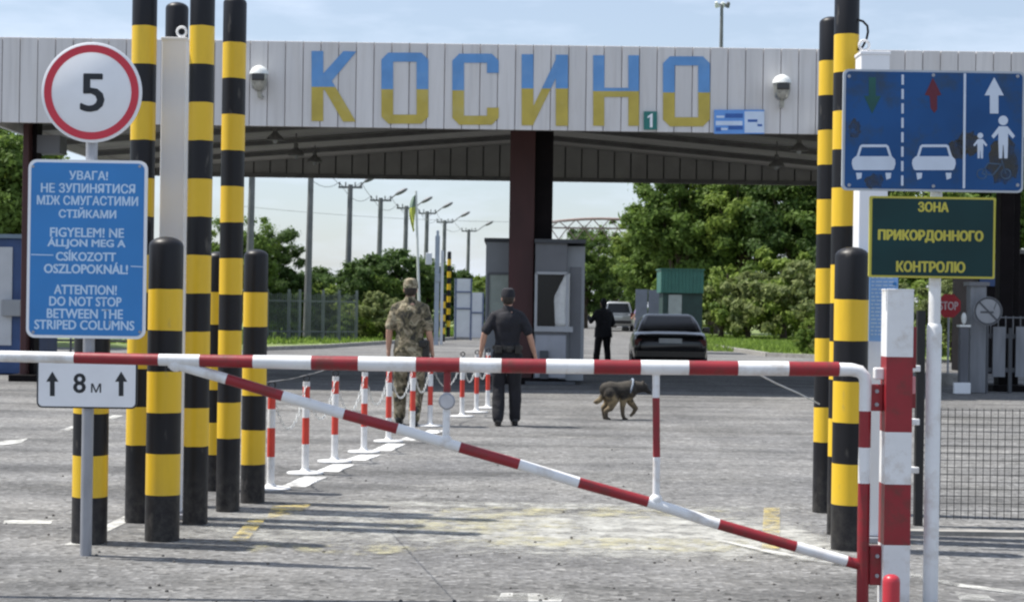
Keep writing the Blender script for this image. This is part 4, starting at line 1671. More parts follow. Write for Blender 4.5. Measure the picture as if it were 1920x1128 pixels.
# ================================================================== central booth
DBo = 32.1
xa, xm, xb = at(907, 600, DBo).x, at(1000, 600, DBo).x, at(1094, 600, DBo).x
bo = thing('control_booth', ((xa + xb) / 2, DBo, 0), 'grey control booth with curtained windows behind the middle pillar', 'booth')
mb = MB()
zt1, zt2 = at(930, 449, DBo).z, at(1040, 453, DBo).z
xc = at(1060, 600, DBo).x
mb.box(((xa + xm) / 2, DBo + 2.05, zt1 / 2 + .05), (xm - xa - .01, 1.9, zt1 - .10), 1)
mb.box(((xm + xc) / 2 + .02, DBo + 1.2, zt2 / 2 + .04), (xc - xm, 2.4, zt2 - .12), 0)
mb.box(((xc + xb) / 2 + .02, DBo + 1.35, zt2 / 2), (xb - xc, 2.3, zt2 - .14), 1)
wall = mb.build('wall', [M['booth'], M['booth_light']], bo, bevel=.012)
mb = MB()
mb.box(((xm + xb) / 2 + .01, DBo + 1.2, zt2 + .01), (xb - xm + .02, 2.6, .07))
mb.box(((xa + xm) / 2, DBo + 2.05, zt1 + .035), (xm - xa + .06, 2.0, .07))
mb.build('roof', M['booth_dark'], bo)
mb = MB()
mb.box(((xm + xc) / 2 + .03, DBo + 1.18, .03), (xb - xm, 2.5, .06))
mb.build('plinth', M['booth_dark'], bo)
mb = MB()
p, q = at(1004, 628, DBo), at(1060, 708, DBo)
mb.box(((p.x + q.x) / 2, DBo - .008, (p.z + q.z) / 2), (q.x - p.x, .02, p.z - q.z))
mb.build('lower_panel', mat('pale_lower_panel', (.36, .37, .41), .5, .08, 3, dirt=(.25, .24, .22)), bo)
mb = MB()
p, q = at(1070, 500, DBo), at(1088, 700, DBo)
mb.box(((p.x + q.x) / 2, DBo + .19, (p.z + q.z) / 2), (q.x - p.x, .03, p.z - q.z))
mb.build('door', M['booth'], bo)
# front window with curtain
p, q = at(1006, 512, DBo), at(1062, 612, DBo)
mb = MB()
mb.box(((p.x + q.x) / 2, DBo - .012, (p.z + q.z) / 2), (q.x - p.x, .03, p.z - q.z))
wf = mb.build('window', M['darkglass'], bo)
mb = MB()
for (x0, x1, z0, z1) in ((p.x - .03, p.x + .02, q.z, p.z), (q.x - .02, q.x + .03, q.z, p.z), (p.x, q.x, p.z - .02, p.z + .03), (p.x - .03, q.x + .12, q.z - .10, q.z)):
    mb.box(((x0 + x1) / 2, DBo - .04, (z0 + z1) / 2), (x1 - x0, .05, z1 - z0))
mb.build('window_frame', M['booth_frame'], wf)
mb = MB()
cw = 12
vs = []
for i in range(cw + 1):
    t_ = i / cw
    zz = p.z + (q.z - p.z) * t_
    xl = at(1060 - 24 * min(1, t_ * 2.2) + 6 * t_, 540, DBo).x
    xr_ = at(1068, 540, DBo).x
    vs += [(xl, DBo - .035 + .01 * math.sin(i * 1.7), zz), ((xl + xr_) / 2, DBo - .055 + .012 * math.sin(i), zz), (xr_, DBo - .035, zz)]
fs = []
for i in range(cw):
    for j in range(2):
        a = i * 3 + j
        fs.append((a, a + 1, a + 4, a + 3))
mb.add(vs, fs)
cu = mb.build('curtain', M['curtain'], wf, smooth=True)
so = cu.modifiers.new('cloth', 'SOLIDIFY')
so.thickness = .006
# left window with pale blind
p, q = at(917, 513, DBo + 1.1), at(956, 600, DBo + 1.1)
mb = MB()
mb.box(((p.x + q.x) / 2, DBo + 1.085, (p.z + q.z) / 2), (q.x - p.x, .03, p.z - q.z))
w2 = mb.build('window', M['greencurtain'], bo)
mb = MB()
for (x0, x1, z0, z1) in ((p.x - .03, p.x + .01, q.z, p.z), (p.x, q.x, p.z - .02, p.z + .03), (p.x - .03, q.x, q.z - .05, q.z)):
    mb.box(((x0 + x1) / 2, DBo + 1.07, (z0 + z1) / 2), (x1 - x0, .05, z1 - z0))
mb.build('window_frame', M['booth'], w2)
mb = MB()
p = at(1020, 665, DBo - .08)
mb.box((p.x, DBo - .07, p.z), (.16, .12, .16))
p = at(1020, 705, DBo - .08)
mb.box((p.x, DBo - .07, p.z), (.16, .12, .10))
mb.build('meter_box', M['booth_dark'], bo, bevel=.01)

# ================================================================== left kiosk under the canopy edge
DKi = 33.0
xk = at(47, 560, DKi).x
zk = at(25, 446, DKi).z
ki = thing('kiosk', (xk - 1.2, DKi, 0), 'dark blue framed kiosk with pale panels at the left edge', 'kiosk')
mb = MB()
mb.box((xk - 1.6, DKi + 1.2, zk / 2), (3.2, 2.4, zk - .02))
mb.build('wall', M['kiosk_blue'], ki, bevel=.02)
mb = MB()
mb.box((xk - 1.45, DKi - .012, zk * .55 + .06), (2.4, .03, zk * .72))
mb.build('panel', M['kiosk_white'], ki)
mb = MB()
mb.box((xk - 1.6, DKi + 1.2, zk + .03), (3.3, 2.55, .08))
mb.build('roof', mat('blue_grey_roof', (.16, .22, .28), .5, .1, 3), ki)
mb = MB()
p = at(25, 577, DKi)
mb.box((p.x, DKi - .10, p.z), (.38, .16, .32))
mb.build('junction_box', M['booth_light'], ki, bevel=.02)
# low dark barrier rail behind the sign pole
t = thing('crowd_rail', (at(190, 690, 36).x, 36, 0), 'low dark metal rail standing in the shade behind the left sign pole', 'rail')
mb = MB()
xa_, xb_ = at(60, 690, 36).x, at(240, 690, 36).x
for z_ in (.25, .6, .95):
    mb.tube((xa_, 36, z_), (xb_, 36, z_), .025, n=8)
for i in range(6):
    xx = xa_ + (xb_ - xa_) * i / 5
    mb.tube((xx, 36, 0), (xx, 36, .97), .025, n=8)
mb.build('rail_bars', M['booth'], t)

# ================================================================== right background
# dark booth beyond the lane on the right
DQ = 41.0
xa_, xb_ = at(1836, 560, DQ).x, at(2080, 560, DQ).x
t = thing('dark_booth', ((xa_ + xb_) / 2, DQ, 0), 'dark booth in the shade behind the grey fence at right', 'booth')
mb = MB()
mb.box(((xa_ + xb_) / 2, DQ + 1.3, 1.45), (xb_ - xa_, 2.4, 2.9))
mb.build('wall', M['pillar_black'], t)
mb = MB()
mb.box((at(1862, 510, DQ).x, DQ + .08, at(1862, 512, DQ).z), (.6, .05, .62))
mb.build('window', M['kiosk_blue'], t)
mb = MB()
mb.box(((xa_ + xb_) / 2, DQ + 1.25, 2.94), (xb_ - xa_ + .2, 2.7, .1))
mb.build('roof', M['beam'], t)
# grey board fence
D = 31.5
t = thing('board_fence', (at(1880, 705, D).x, D, 0), 'fence of spaced grey boards in shade at the right edge', 'fence')
mb = MB()
for px0, px1, ytop in ((1862, 1885, 612), (1905, 1928, 612), (1948, 1970, 612), (1990, 2012, 612)):
    p, q = at(px0, ytop, D), at(px1, ytop, D)
    zb_ = at(px0, 706, D).z
    mb.box(((p.x + q.x) / 2, D, (p.z + zb_) / 2), (q.x - p.x, .04, p.z - zb_))
mb.build('boards', M['board'], t)
mb = MB()
for px0 in (1895, 1980, 2060):
    mb.box((at(px0, 700, D).x, D + .05, .6), (.06, .06, 1.2))
mb.build('posts', M['booth_dark'], t)
mb = MB()
for zz in (.42, 1.05):
    mb.box((at(1930, 650, D).x, D + .05, zz), (at(2020, 650, D).x - at(1845, 650, D).x, .05, .08))
mb.build('rails', M['booth_dark'], t)
mb = MB()
for i in range(14):
    x_ = at(1845 + 14 * i, 600, D).x
    mb.tube((x_, D + .05, 1.0), (x_, D + .05, at(1890, 592, D).z), .012, n=6)
mb.tube((at(1845, 595, D).x, D + .05, at(1890, 595, D).z), (at(2020, 595, D).x, D + .05, at(1890, 595, D).z), .015, n=6)
mb.build('top_bars', M['booth'], t)
t = thing('grey_pillar', (at(1830, 705, 31.4).x, 31.4, 0), 'tall grey concrete pillar standing at the end of the board fence', 'pillar')
mb = MB()
p, q = at(1816, 535, 31.4), at(1846, 535, 31.4)
mb.box(((p.x + q.x) / 2, 31.4, p.z / 2), (q.x - p.x, .3, p.z))
mb.build('shaft', M['board'], t, bevel=.015)
mb = MB()
mb.box(((p.x + q.x) / 2, 31.4, p.z + .03), (q.x - p.x + .08, .4, .07))
mb.build('cap', M['booth'], t)
t = thing('white_post', (at(1807, 700, 31.1).x, 31.1, 0), 'short pale post with a small lamp on top beside the grey pillar', 'post')
mb = MB()
p, q = at(1799, 612, 31.1), at(1815, 612, 31.1)
mb.box(((p.x + q.x) / 2, 31.1, p.z / 2), (q.x - p.x, .16, p.z))
mb.build('shaft', M['plank'], t, bevel=.01)
mb = MB()
mb.box(((p.x + q.x) / 2, 31.1, p.z + .015), (q.x - p.x + .05, .2, .04))
mb.ball(((p.x + q.x) / 2, 31.1, p.z + .15), (.05, .05, .11), 10, 8)
mb.build('lamp', M['lamp_white'], t, smooth=True)
mb = MB()
mb.box(((p.x + q.x) / 2 - .06, 30.95, .10), (.3, .1, .2))
mb.build('foot_block', M['sign_white'], t, bevel=.01)

# STOP sign on a thin pole in a drum
D = 34.5
b = at(1772, 690, D)
t = thing('stop_sign', (b.x, D, 0), 'red octagonal STOP sign on a thin pole set in a concrete drum', 'road sign')
c = at(1779, 573, D)
mb = MB()
r_ = 23.5 * D / F
mb.prism([(c.x + r_ * math.cos(R(22.5 + 45 * i)), D - .02, c.z + r_ * math.sin(R(22.5 + 45 * i))) for i in range(8)], (0, .015, 0))
pl_ = mb.build('plate', mat('stop_red', (.42, .02, .03), .5, .08, 4), t)
mb = MB()
text_into(mb, 'STOP', 1779, 573, 35, 16, D - .023, bold=.02)
mb.build('lettering', mat('stop_white', (.72, .60, .60), .5, .05, 4), pl_)
mb = MB()
mb.pipe([(c.x, D + .01, .0), (c.x, D + .01, c.z + .2)], .022, 8)
mb.build('pole', M['galv'], t)
mb = MB()
mb.lathe((c.x, D + .01, 0), [(.30, 0), (.30, .22), (.27, .24), (.05, .24)], 20)
mb.build('drum', M['kerb'], t, smooth=True)

# no smoking sign
D = 31.0
c = at(1852, 583, D)
t = thing('no_smoking_sign', (c.x, D, 0), 'round grey no smoking sign on a dark stand before the board fence', 'sign')
mb = MB()
r_ = 27 * D / F
mb.lathe(c, [(r_, -.02), (r_, .0)], 32, axis=(0, 1, 0))
pl_ = mb.build('disc', mat('grey_sign_face', (.30, .31, .33), .5, .1, 5), t, smooth=True)
mb = MB()
n = 36
vs = [(c.x + rr_ * math.cos(2 * math.pi * i / n), y_, c.z + rr_ * math.sin(2 * math.pi * i / n)) for rr_, y_ in ((r_ * .98, D - .024), (r_ * .84, D - .024), (r_ * .84, D - .018)) for i in range(n)]
mb.add(vs, [(k * n + i, k * n + (i + 1) % n, (k + 1) * n + (i + 1) % n, (k + 1) * n + i) for k in range(2) for i in range(n)])
rot = Matrix.Rotation(R(45), 3, 'Y')
mb.box((c.x, D - .025, c.z), (r_ * 1.75, .006, .03), rot=rot)
mb.box((c.x - .02, D - .022, c.z - .02), (.24, .006, .035))
for i in range(3):
    mb.box((c.x + .11 + .015 * i, D - .022, c.z + .05 + .04 * i), (.012, .004, .05))
mb.build('symbol', M['booth_dark'], pl_)
mb = MB()
mb.tube((c.x, D + .01, 0), (c.x, D + .01, c.z), .025)
mb.build('stand', M['booth_dark'], t)

# wire mesh fence in front on the right
DFn = 11.9
fx0 = at(1722, 900, DFn).x
t = thing('mesh_fence', (fx0, DFn, 0), 'black welded wire mesh fence panel beside the right sign pole', 'fence')
ztop = at(1725, 582, DFn).z
mb = MB()
mb.box((fx0, DFn, ztop / 2), (.055, .055, ztop))
mb.build('post', M['wire'], t)
mb = MB()
mb.box((fx0 + 2.4, DFn, ztop / 2), (.055, .055, ztop))
mb.build('post', M['wire'], t)
mb = MB()
x_ = fx0 + .1
zt_ = at(1800, 765, DFn).z
while x_ < fx0 + 2.36:
    mb.tube((x_, DFn, .05), (x_, DFn, zt_), .0026, n=5, cap=False)
    x_ += .050
z_ = .06
while z_ < zt_:
    mb.tube((fx0 + .02, DFn - .005, z_), (fx0 + 2.4, DFn - .005, z_), .0026, n=5, cap=False)
    z_ += .05 if abs(z_ - .75) > .02 else .05
mb.build('mesh_panel', M['wire'], t)
for py in (690, 790, 880):
    mb = MB()
    z_ = at(1712, py, DFn).z
    mb.box((fx0 - .05, DFn - .01, z_), (.09, .06, .045))
    mb.build('hinge', M['white'], t, bevel=.006)

# ================================================================== utility poles, masts, flag
DPs = [(473, 60, 330, False), (583, 66, 342, False), (657, 72, 346, True), (714, 80, 371, True), (762, 88, 386, True), (801, 96, 396, True), (834, 104, 413, True), (879, 116, 430, True)]
tops = []
desc = ['first wooden looking utility pole from the left, next to the tall striped columns', 'second utility pole from the left, thick and without a lamp arm', 'third utility pole from the left, its crosshead touching the canopy edge',
        'fourth utility pole from the left with the longest visible lamp arm', 'fifth utility pole from the left, behind the flag', 'sixth utility pole from the left, lamp head right of the flag', 'seventh utility pole, rising above the far striped column', 'last and smallest utility pole, left of the middle booth']
for i, (px, D, py, lamp) in enumerate(DPs):
    p = at(px, py, D)
    s_ = D / F
    if i < 2:
        p.z += 30 * s_
    t = thing('utility_pole', (p.x, D, 0), desc[i], 'pole', 'concrete poles along the far road')
    mb = MB()
    mb.pipe([(p.x - .08, D, -.05), (p.x, D, p.z)], [.15, .105], 10)
    mb.build('pole', M['concrete_pole'], t, smooth=True)
    mb = MB()
    mb.box((p.x, D, p.z - .12), (1.0, .09, .08))
    for dx in (-.46, -.2, .2, .46):
        mb.tube((p.x + dx, D, p.z - .08), (p.x + dx, D, p.z + .10), .03, n=8)
    mb.build('crossarm', M['concrete_pole'], t)
    if lamp:
        e = Vector((p.x + 40 * s_, D, p.z + 12 * s_))
        mb = MB()
        mb.pipe([(p.x, D, p.z - .14), (p.x + 15 * s_, D, p.z - .10), e - Vector((12 * s_, 0, 5 * s_)), e - Vector((6 * s_, 0, 2 * s_))], .03, 8)
        arm = mb.build('lamp_arm', M['concrete_pole'], t, smooth=True)
        mb = MB()
        mb.ball(e - Vector((2 * s_, 0, 0)), (.34, .14, .10), 12, 8, rot=Matrix.Rotation(R(-28), 3, 'Y'))
        mb.build('lamp_head', M['booth'], arm, smooth=True)
    tops.append(Vector((p.x, D, p.z)))
for dx in (-.46, .46):
    mb = MB()
    pts = []
    for a, b in zip(tops[:-1], tops[1:]):
        for k in range(8):
            t_ = k / 8
            q = a.lerp(b, t_) + Vector((dx, 0, .1))
            q.z -= .5 * 4 * t_ * (1 - t_)
            pts.append(q)
    pts.append(tops[-1] + Vector((dx, 0, .1)))
    mb.pipe(pts, .011, 5)
    tag(mb.build('power_line', M['wire']), 'thin power line along the %s ends of the pole crossarms' % ('left' if dx < 0 else 'right'), 'power line')
mb = MB()
a, b = at(440, 385, 90), at(1060, 416, 90)
mb.pipe([a.lerp(b, k / 14) - Vector((0, 0, .25 * 4 * (k / 14) * (1 - k / 14))) for k in range(15)], .014, 5)
tag(mb.build('power_line', mat('pale_wire', (.3, .32, .34), .6, .1, 3)), 'faint level wire crossing the sky under the canopy', 'power line')

D = 64
p = at(786, 545, D)
tp = at(780, 358, D)
t = thing('flagpole', (p.x, D, 0), 'slim pale flagpole with a limp yellow green flag behind the soldier', 'flagpole')
mb = MB()
mb.pipe([(p.x + .06, D, 0), (tp.x, D, tp.z)], [.06, .04], 10)
mb.build('pole', M['flagpole'], t, smooth=True)
mb = MB()
n_ = 14
vs, fs, mi_ = [], [], []
for i in range(n_ + 1):
    t_ = i / n_
    z_ = tp.z - .1 - t_ * (66 * D / F)
    wv = .07 + .14 * math.sin(math.pi * min(1, t_ * 1.05)) ** .8
    for j in range(5):
        u_ = j / 4
        vs.append((tp.x - .03 - wv * u_ + .03 * math.sin(5 * t_ + j), D - .03 + .07 * math.sin(j * 1.9 + t_ * 3), z_ - .12 * u_))
for i in range(n_):
    for j in range(4):
        a = i * 5 + j
        mb.add([vs[a], vs[a + 1], vs[a + 6], vs[a + 5]], [(0, 1, 2, 3)], 1 if i < 5 else 0)
fl = mb.build('flag', [M['flag_y'], M['flag_b']], t, smooth=True)
so = fl.modifiers.new('cloth', 'SOLIDIFY')
so.thickness = .01

D = 61
p = at(815, 640, D)
tp = at(816, 442, D)
t = thing('camera_mast', (p.x, D, 0), 'blue grey mast with a camera box left of the far striped column', 'mast')
mb = MB()
mb.box((p.x + .05, D, tp.z / 2), (.16, .16, tp.z))
mb.build('pole', M['steel_grey'], t)
mb = MB()
q = at(804, 485, D)
mb.box((q.x, D - .05, q.z), (.22, .25, .42))
mb.build('camera_box', M['gate_white'], t, bevel=.02)
mb = MB()
q = at(822, 520, D)
mb.box((q.x - .02, D - .1, q.z), (.16, .12, .3))
mb.box((p.x + .05, D, tp.z + .05), (.10, .10, .3))
mb.build('control_box', M['steel_grey'], t, bevel=.02)
mb = MB()
q = at(827, 560, D)
mb.box((q.x, D + .6, 1.7), (.10, .10, 3.4))
tag(mb.build('white_mast', M['gate_white']), 'slim white mast standing between the camera mast and far striped column', 'mast')

# white sheet gate far off
D = 70
t = thing('sheet_gate', (at(880, 612, D).x, D, 0), 'white sheet metal gate with blue frame beyond the canopy', 'gate')
mb = MB()
for x0, x1, y0, y1 in ((852, 882, 522, 610), (884, 907, 548, 610)):
    p, q = at(x0, y0, D), at(x1, y1, D)
    mb.box(((p.x + q.x) / 2, D, (p.z + .12) / 2), (q.x - p.x - .02, .04, p.z - .12))
mb.build('panel', M['gate_white'], t)
mb = MB()
for x0, y0, x1, y1 in ((855, 522, 855, 612), (884, 522, 884, 612), (906, 548, 906, 612)):
    p = at(x0, y0, D)
    mb.box((p.x, D - .01, p.z / 2), (.07, .07, p.z))
for x0, x1, yy in ((853, 884, 547), (853, 884, 578), (884, 907, 586)):
    p, q = at(x0, yy, D), at(x1, yy, D)
    mb.box(((p.x + q.x) / 2, D - .045, p.z), (q.x - p.x, .04, .06))
mb.build('frame', M['gate_blue'], t)

# arched pipe gantry
D = 105
pts_t, pts_b = [], []
ag = thing('arched_gantry', (at(1122, 600, D).x, D, 0), 'rusty arched lattice gantry above the far trees', 'gantry')
xs0, xs1 = 1000, 1255
for i in range(17):
    t_ = i / 16
    px = xs0 + (xs1 - xs0) * t_
    pts_t.append(at(px, 408 + 52 * ((t_ - .5) * 1.0) ** 2 + 2 + (px - 1127) * .005, D))
    pts_b.append(at(px, 428 + (px - 1127) * .012, D))
mb = MB()
mb.pipe(pts_t, .085, 8)
mb.build('arch_chord', M['rust'], ag, smooth=True)
mb = MB()
mb.pipe(pts_b, .05, 8)
mb.build('tie_chord', M['rust'], ag, smooth=True)
mb = MB()
for i in range(16):
    a = pts_t[i] if i % 2 else pts_b[i]
    b = pts_b[i + 1] if i % 2 else pts_t[i + 1]
    mb.tube(a, b, .035, n=6)
for i in range(0, 16, 2):
    a, b = pts_b[i], pts_b[i + 2]
    c_ = (a + b) / 2 - Vector((0, 0, 22 * D / F))
    mb.tube(a, c_, .035, n=6)
    mb.tube(b, c_, .035, n=6)
mb.build('lattice', M['rust'], ag)
for P0, P1 in ((pts_t[0], pts_b[0]), (pts_t[-1], pts_b[-1])):
    mb = MB()
    mb.tube((P0.x, D, 0), P0, .12, n=10)
    mb.build('leg', M['rust'], ag)

# green hut
D = 55.0
xa_, xb_ = at(1240, 540, D).x, at(1318, 540, D).x
zr_, zm = at(1279, 506, D).z, at(1279, 549, D).z
t = thing('green_hut', ((xa_ + xb_) / 2, D, 0), 'small dark green guard hut with bright green roof band beyond the black car', 'hut')
mb = MB()
mb.box(((xa_ + xb_) / 2 + .03, D + .8, zm / 2), (xb_ - xa_ - .06, 1.4, zm))
wl = mb.build('wall', M['hut_dark'], t)
mb = MB()
k = 12
for i in range(k):
    w_ = (xb_ - xa_ + .04) / k
    mb.box((xa_ - .02 + w_ * (i + .5), D + .78, (zm + zr_) / 2), (w_ - .006, 1.6 + .01 * (i % 2), zr_ - zm))
mb.box(((xa_ + xb_) / 2, D + .78, zr_ + .02), (xb_ - xa_ + .1, 1.7, .04))
mb.build('roof', M['hut_green'], t)
p, q = at(1254, 552, D), at(1278, 600, D)
mb = MB()
mb.box(((p.x + q.x) / 2, D + .08, (p.z + q.z) / 2), (q.x - p.x, .05, p.z - q.z))
mb.build('window', mat('pale_window', (.32, .36, .34), .4, .15, 4), t)
D = 58
t = thing('grey_board', (at(1214, 600, D).x, D, 0), 'two grey notice boards standing left of the green hut', 'board')
mb = MB()
for x0, x1, y0 in ((1192, 1214, 542), (1216, 1239, 543)):
    p, q = at(x0, y0, D), at(x1, y0, D)
    mb.box(((p.x + q.x) / 2, D, p.z * .6), (q.x - p.x, .05, p.z * .8))
mb.build('panel', mat('blue_grey_board', (.20, .22, .26), .6, .1, 3), t)
mb = MB()
for x0 in (1194, 1212, 1218, 1237):
    p = at(x0, 545, D)
    mb.tube((p.x, D + .05, 0), (p.x, D + .05, p.z), .03, n=8)
mb.build('legs', M['booth_dark'], t)


# ================================================================== cars
def loft_car(root, paint, st, xsec):
    """st = stations along y: (y, half width, z bottom, z belt, crown)"""
    mb = MB()
    n_ = None
    for (y, w_, zb, zt, cr_) in st:
        half = [(w_ * .80, zb), (w_ * .96, zb + .06), (w_ * 1.0, zb + (zt - zb) * .40), (w_ * .99, zb + (zt - zb) * .70), (w_ * .93, zt - .03), (w_ * .84, zt), (w_ * .40, zt + cr_)]
        ring = [(x_, y, z_) for x_, z_ in half] + [(-x_, y, z_) for x_, z_ in half[::-1]]
        n_ = len(ring)
        mb.v.extend(ring)
    k = len(st)
    for i in range(k - 1):
        for j in range(n_):
            mb.f.append((i * n_ + j, (i + 1) * n_ + j, (i + 1) * n_ + (j + 1) % n_, i * n_ + (j + 1) % n_))
            mb.m.append(0)
    mb.f.append(tuple(range(n_)))
    mb.f.append(tuple((k - 1) * n_ + j for j in range(n_ - 1, -1, -1)))
    mb.m += [0, 0]
    return mb


def cabin(mb, y0, y1, ry0, ry1, wb, wr, zb, zr):
    lv = [(y0, y1, wb, zb), (y0 + (ry0 - y0) * .55, y1 - (y1 - ry1) * .55, wb - (wb - wr) * .5, zb + (zr - zb) * .55), (ry0, ry1, wr, zr - .05), (ry0 + .10, ry1 - .10, wr - .10, zr)]
    o = len(mb.v)
    for a, b, w_, z_ in lv:
        mb.v.extend([(-w_, a, z_), (w_, a, z_), (w_, b, z_), (-w_, b, z_)])
    for i in range(3):
        for j in range(4):
            mb.f.append((o + i * 4 + j, o + i * 4 + (j + 1) % 4, o + (i + 1) * 4 + (j + 1) % 4, o + (i + 1) * 4 + j))
            mb.m.append(0)
    mb.f.append((o + 12, o + 13, o + 14, o + 15))
    mb.m.append(0)
    return lv


def make_car(name, loc, rz, label, paint, suv=False):
    t = thing(name, loc, label, 'car', rz=rz)
    if suv:
        st = [(-2.22, .74, .50, .95, .01), (-2.15, .88, .34, 1.02, .015), (-1.9, .92, .30, 1.06, .02), (-.5, .93, .30, 1.06, .02), (.9, .93, .30, 1.05, .02), (1.1, .92, .30, 1.02, .03), (2.0, .88, .32, .90, .04), (2.25, .72, .45, .75, .02)]
        y0, y1, ry0, ry1, wb, wr, zb, zr = -2.12, 1.25, -1.95, .45, .83, .66, 1.03, 1.74
    else:
        st = [(-2.24, .70, .46, .76, .01), (-2.16, .82, .30, .90, .015), (-1.95, .855, .25, .955, .025), (-1.3, .87, .24, .965, .025), (0, .88, .24, .93, .02), (1.0, .87, .24, .92, .02), (1.9, .83, .26, .80, .04), (2.2, .68, .38, .66, .02)]
        y0, y1, ry0, ry1, wb, wr, zb, zr = -1.62, 1.15, -.95, .35, .76, .57, .93, 1.40
    mb = loft_car(t, paint, st, None)
    lv = cabin(mb, y0, y1, ry0, ry1, wb, wr, zb, zr)
    body = mb.build('body', paint, t, smooth=True, world=False, sharp=30, bevel=.03)
    # glazing set a little proud of the cabin faces
    def pane(nm, quad, m_, k=.008):
        q = [Vector(v) for v in quad]
        nr = (q[1] - q[0]).cross(q[3] - q[0]).normalized()
        mb = MB()
        mb.prism([v + nr * k for v in q], nr * -.012)
        return mb.build(nm, m_, t, world=False)
    def lerp_face(side, u0, u1, v0, v1):
        # side: rear/front/left/right as four corners of the cabin between belt (level 0) and eave (level 2)
        a, b, w_, z_ = lv[0]
        a2, b2, w2, z2 = lv[2]
        if side == 'rear':
            c = [(-w_, a, z_), (w_, a, z_), (w2, a2, z2), (-w2, a2, z2)]
        elif side == 'front':
            c = [(w_, b, z_), (-w_, b, z_), (-w2, b2, z2), (w2, b2, z2)]
        elif side == 'right':
            c = [(w_, a, z_), (w_, b, z_), (w2, b2, z2), (w2, a2, z2)]
        else:
            c = [(-w_, b, z_), (-w_, a, z_), (-w2, a2, z2), (-w2, b2, z2)]
        c = [Vector(v) for v in c]
        f = lambda u, v: (c[0].lerp(c[1], u)).lerp(c[3].lerp(c[2], u), v)
        return [f(u0, v0), f(u1, v0), f(u1, v1), f(u0, v1)]
    pane('rear_window', lerp_face('rear', .08, .92, .10, .90), M['darkglass'], .045)
    pane('windscreen', lerp_face('front', .06, .94, .08, .92), M['darkglass'], .02)
    for sd in ('left', 'right'):
        e = (.14, .50, .54, .90) if sd == 'left' else (.10, .46, .50, .86)
        pane('side_window', lerp_face(sd, e[0], e[1], .12, .88), M['darkglass'], .02)
        pane('side_window', lerp_face(sd, e[2], e[3], .12, .88), M['darkglass'], .02)
    zt_ = .80 if not suv else 1.0
    for sx in (-1, 1):
        mb = MB()
        mb.box((sx * (.64 if not suv else .80), -2.19, zt_ - .08), (.34 if not suv else .16, .06, .15 if not suv else .34))
        mb.build('tail_light', M['taillight'], t, world=False, bevel=.015)
        mb = MB()
        mb.box((sx * (.98), .72, zb + .06), (.18, .10, .13))
        mb.build('door_mirror', paint if not suv else M['trim'], t, world=False, bevel=.03)
        mb = MB()
        mb.box((sx * .58, 2.2, .62 if not suv else .78), (.34, .06, .13))
        mb.build('headlight', M['lamp_glass'], t, world=False, bevel=.015)
    mb = MB()
    mb.box((0, -2.24, .44 if not suv else .55), (1.56, .14, .20))
    mb.build('bumper', paint if not suv else M['trim'], t, world=False, bevel=.03)
    mb = MB()
    mb.box((0, -2.265 if not suv else -2.26, .76 if not suv else .86), (.52, .02, .115))
    mb.build('number_plate', M['plate'], t, world=False)
    mb = MB()
    mb.box((0, -2.215 if not suv else -2.20, .885 if not suv else 1.0), (1.20, .03, .022))
    mb.build('boot_trim', M['trim'], t, world=False)
    mb = MB()
    mb.tube((-.5, -2.20, .26), (-.5, -1.9, .27), .03)
    mb.build('exhaust', M['galv'], t, world=False)
    rw = .31 if not suv else .36
    for sx in (-1, 1):
        for yy in (-1.35, 1.32):
            mb = MB()
            prof = [(rw * .60, -.10), (rw * .92, -.11), (rw, -.07), (rw, .07), (rw * .92, .11), (rw * .60, .10)]
            mb.lathe((sx * (.76 if not suv else .80), yy, rw), prof, 26, axis=(1, 0, 0))
            wh = mb.build('wheel', M['rubber'], t, smooth=True, world=False)
            mb = MB()
            mb.lathe((sx * (.76 if not suv else .80), yy, rw), [(rw * .58, -.112), (rw * .1, -.118), (rw * .1, .118), (rw * .58, .112)], 20, axis=(1, 0, 0))
            mb.build('rim', M['rim'], wh, smooth=True, world=False)
    return t


cb = gnd(1262, 703)
CAR = make_car('parked_car', (at(1266, 690, 39.0).x, 39.0 + 2.25, 0), R(-3.0), 'black saloon seen from behind with a blank number plate', M['car_black'])
CAR.scale = (1.01, 1.01, .945)
sb = at(1163, 622, 100)
make_car('parked_car', (sb.x, 102, 0), R(-4), 'distant silver off-road car half hidden behind the standing figure in black', M['car_silver'], True)


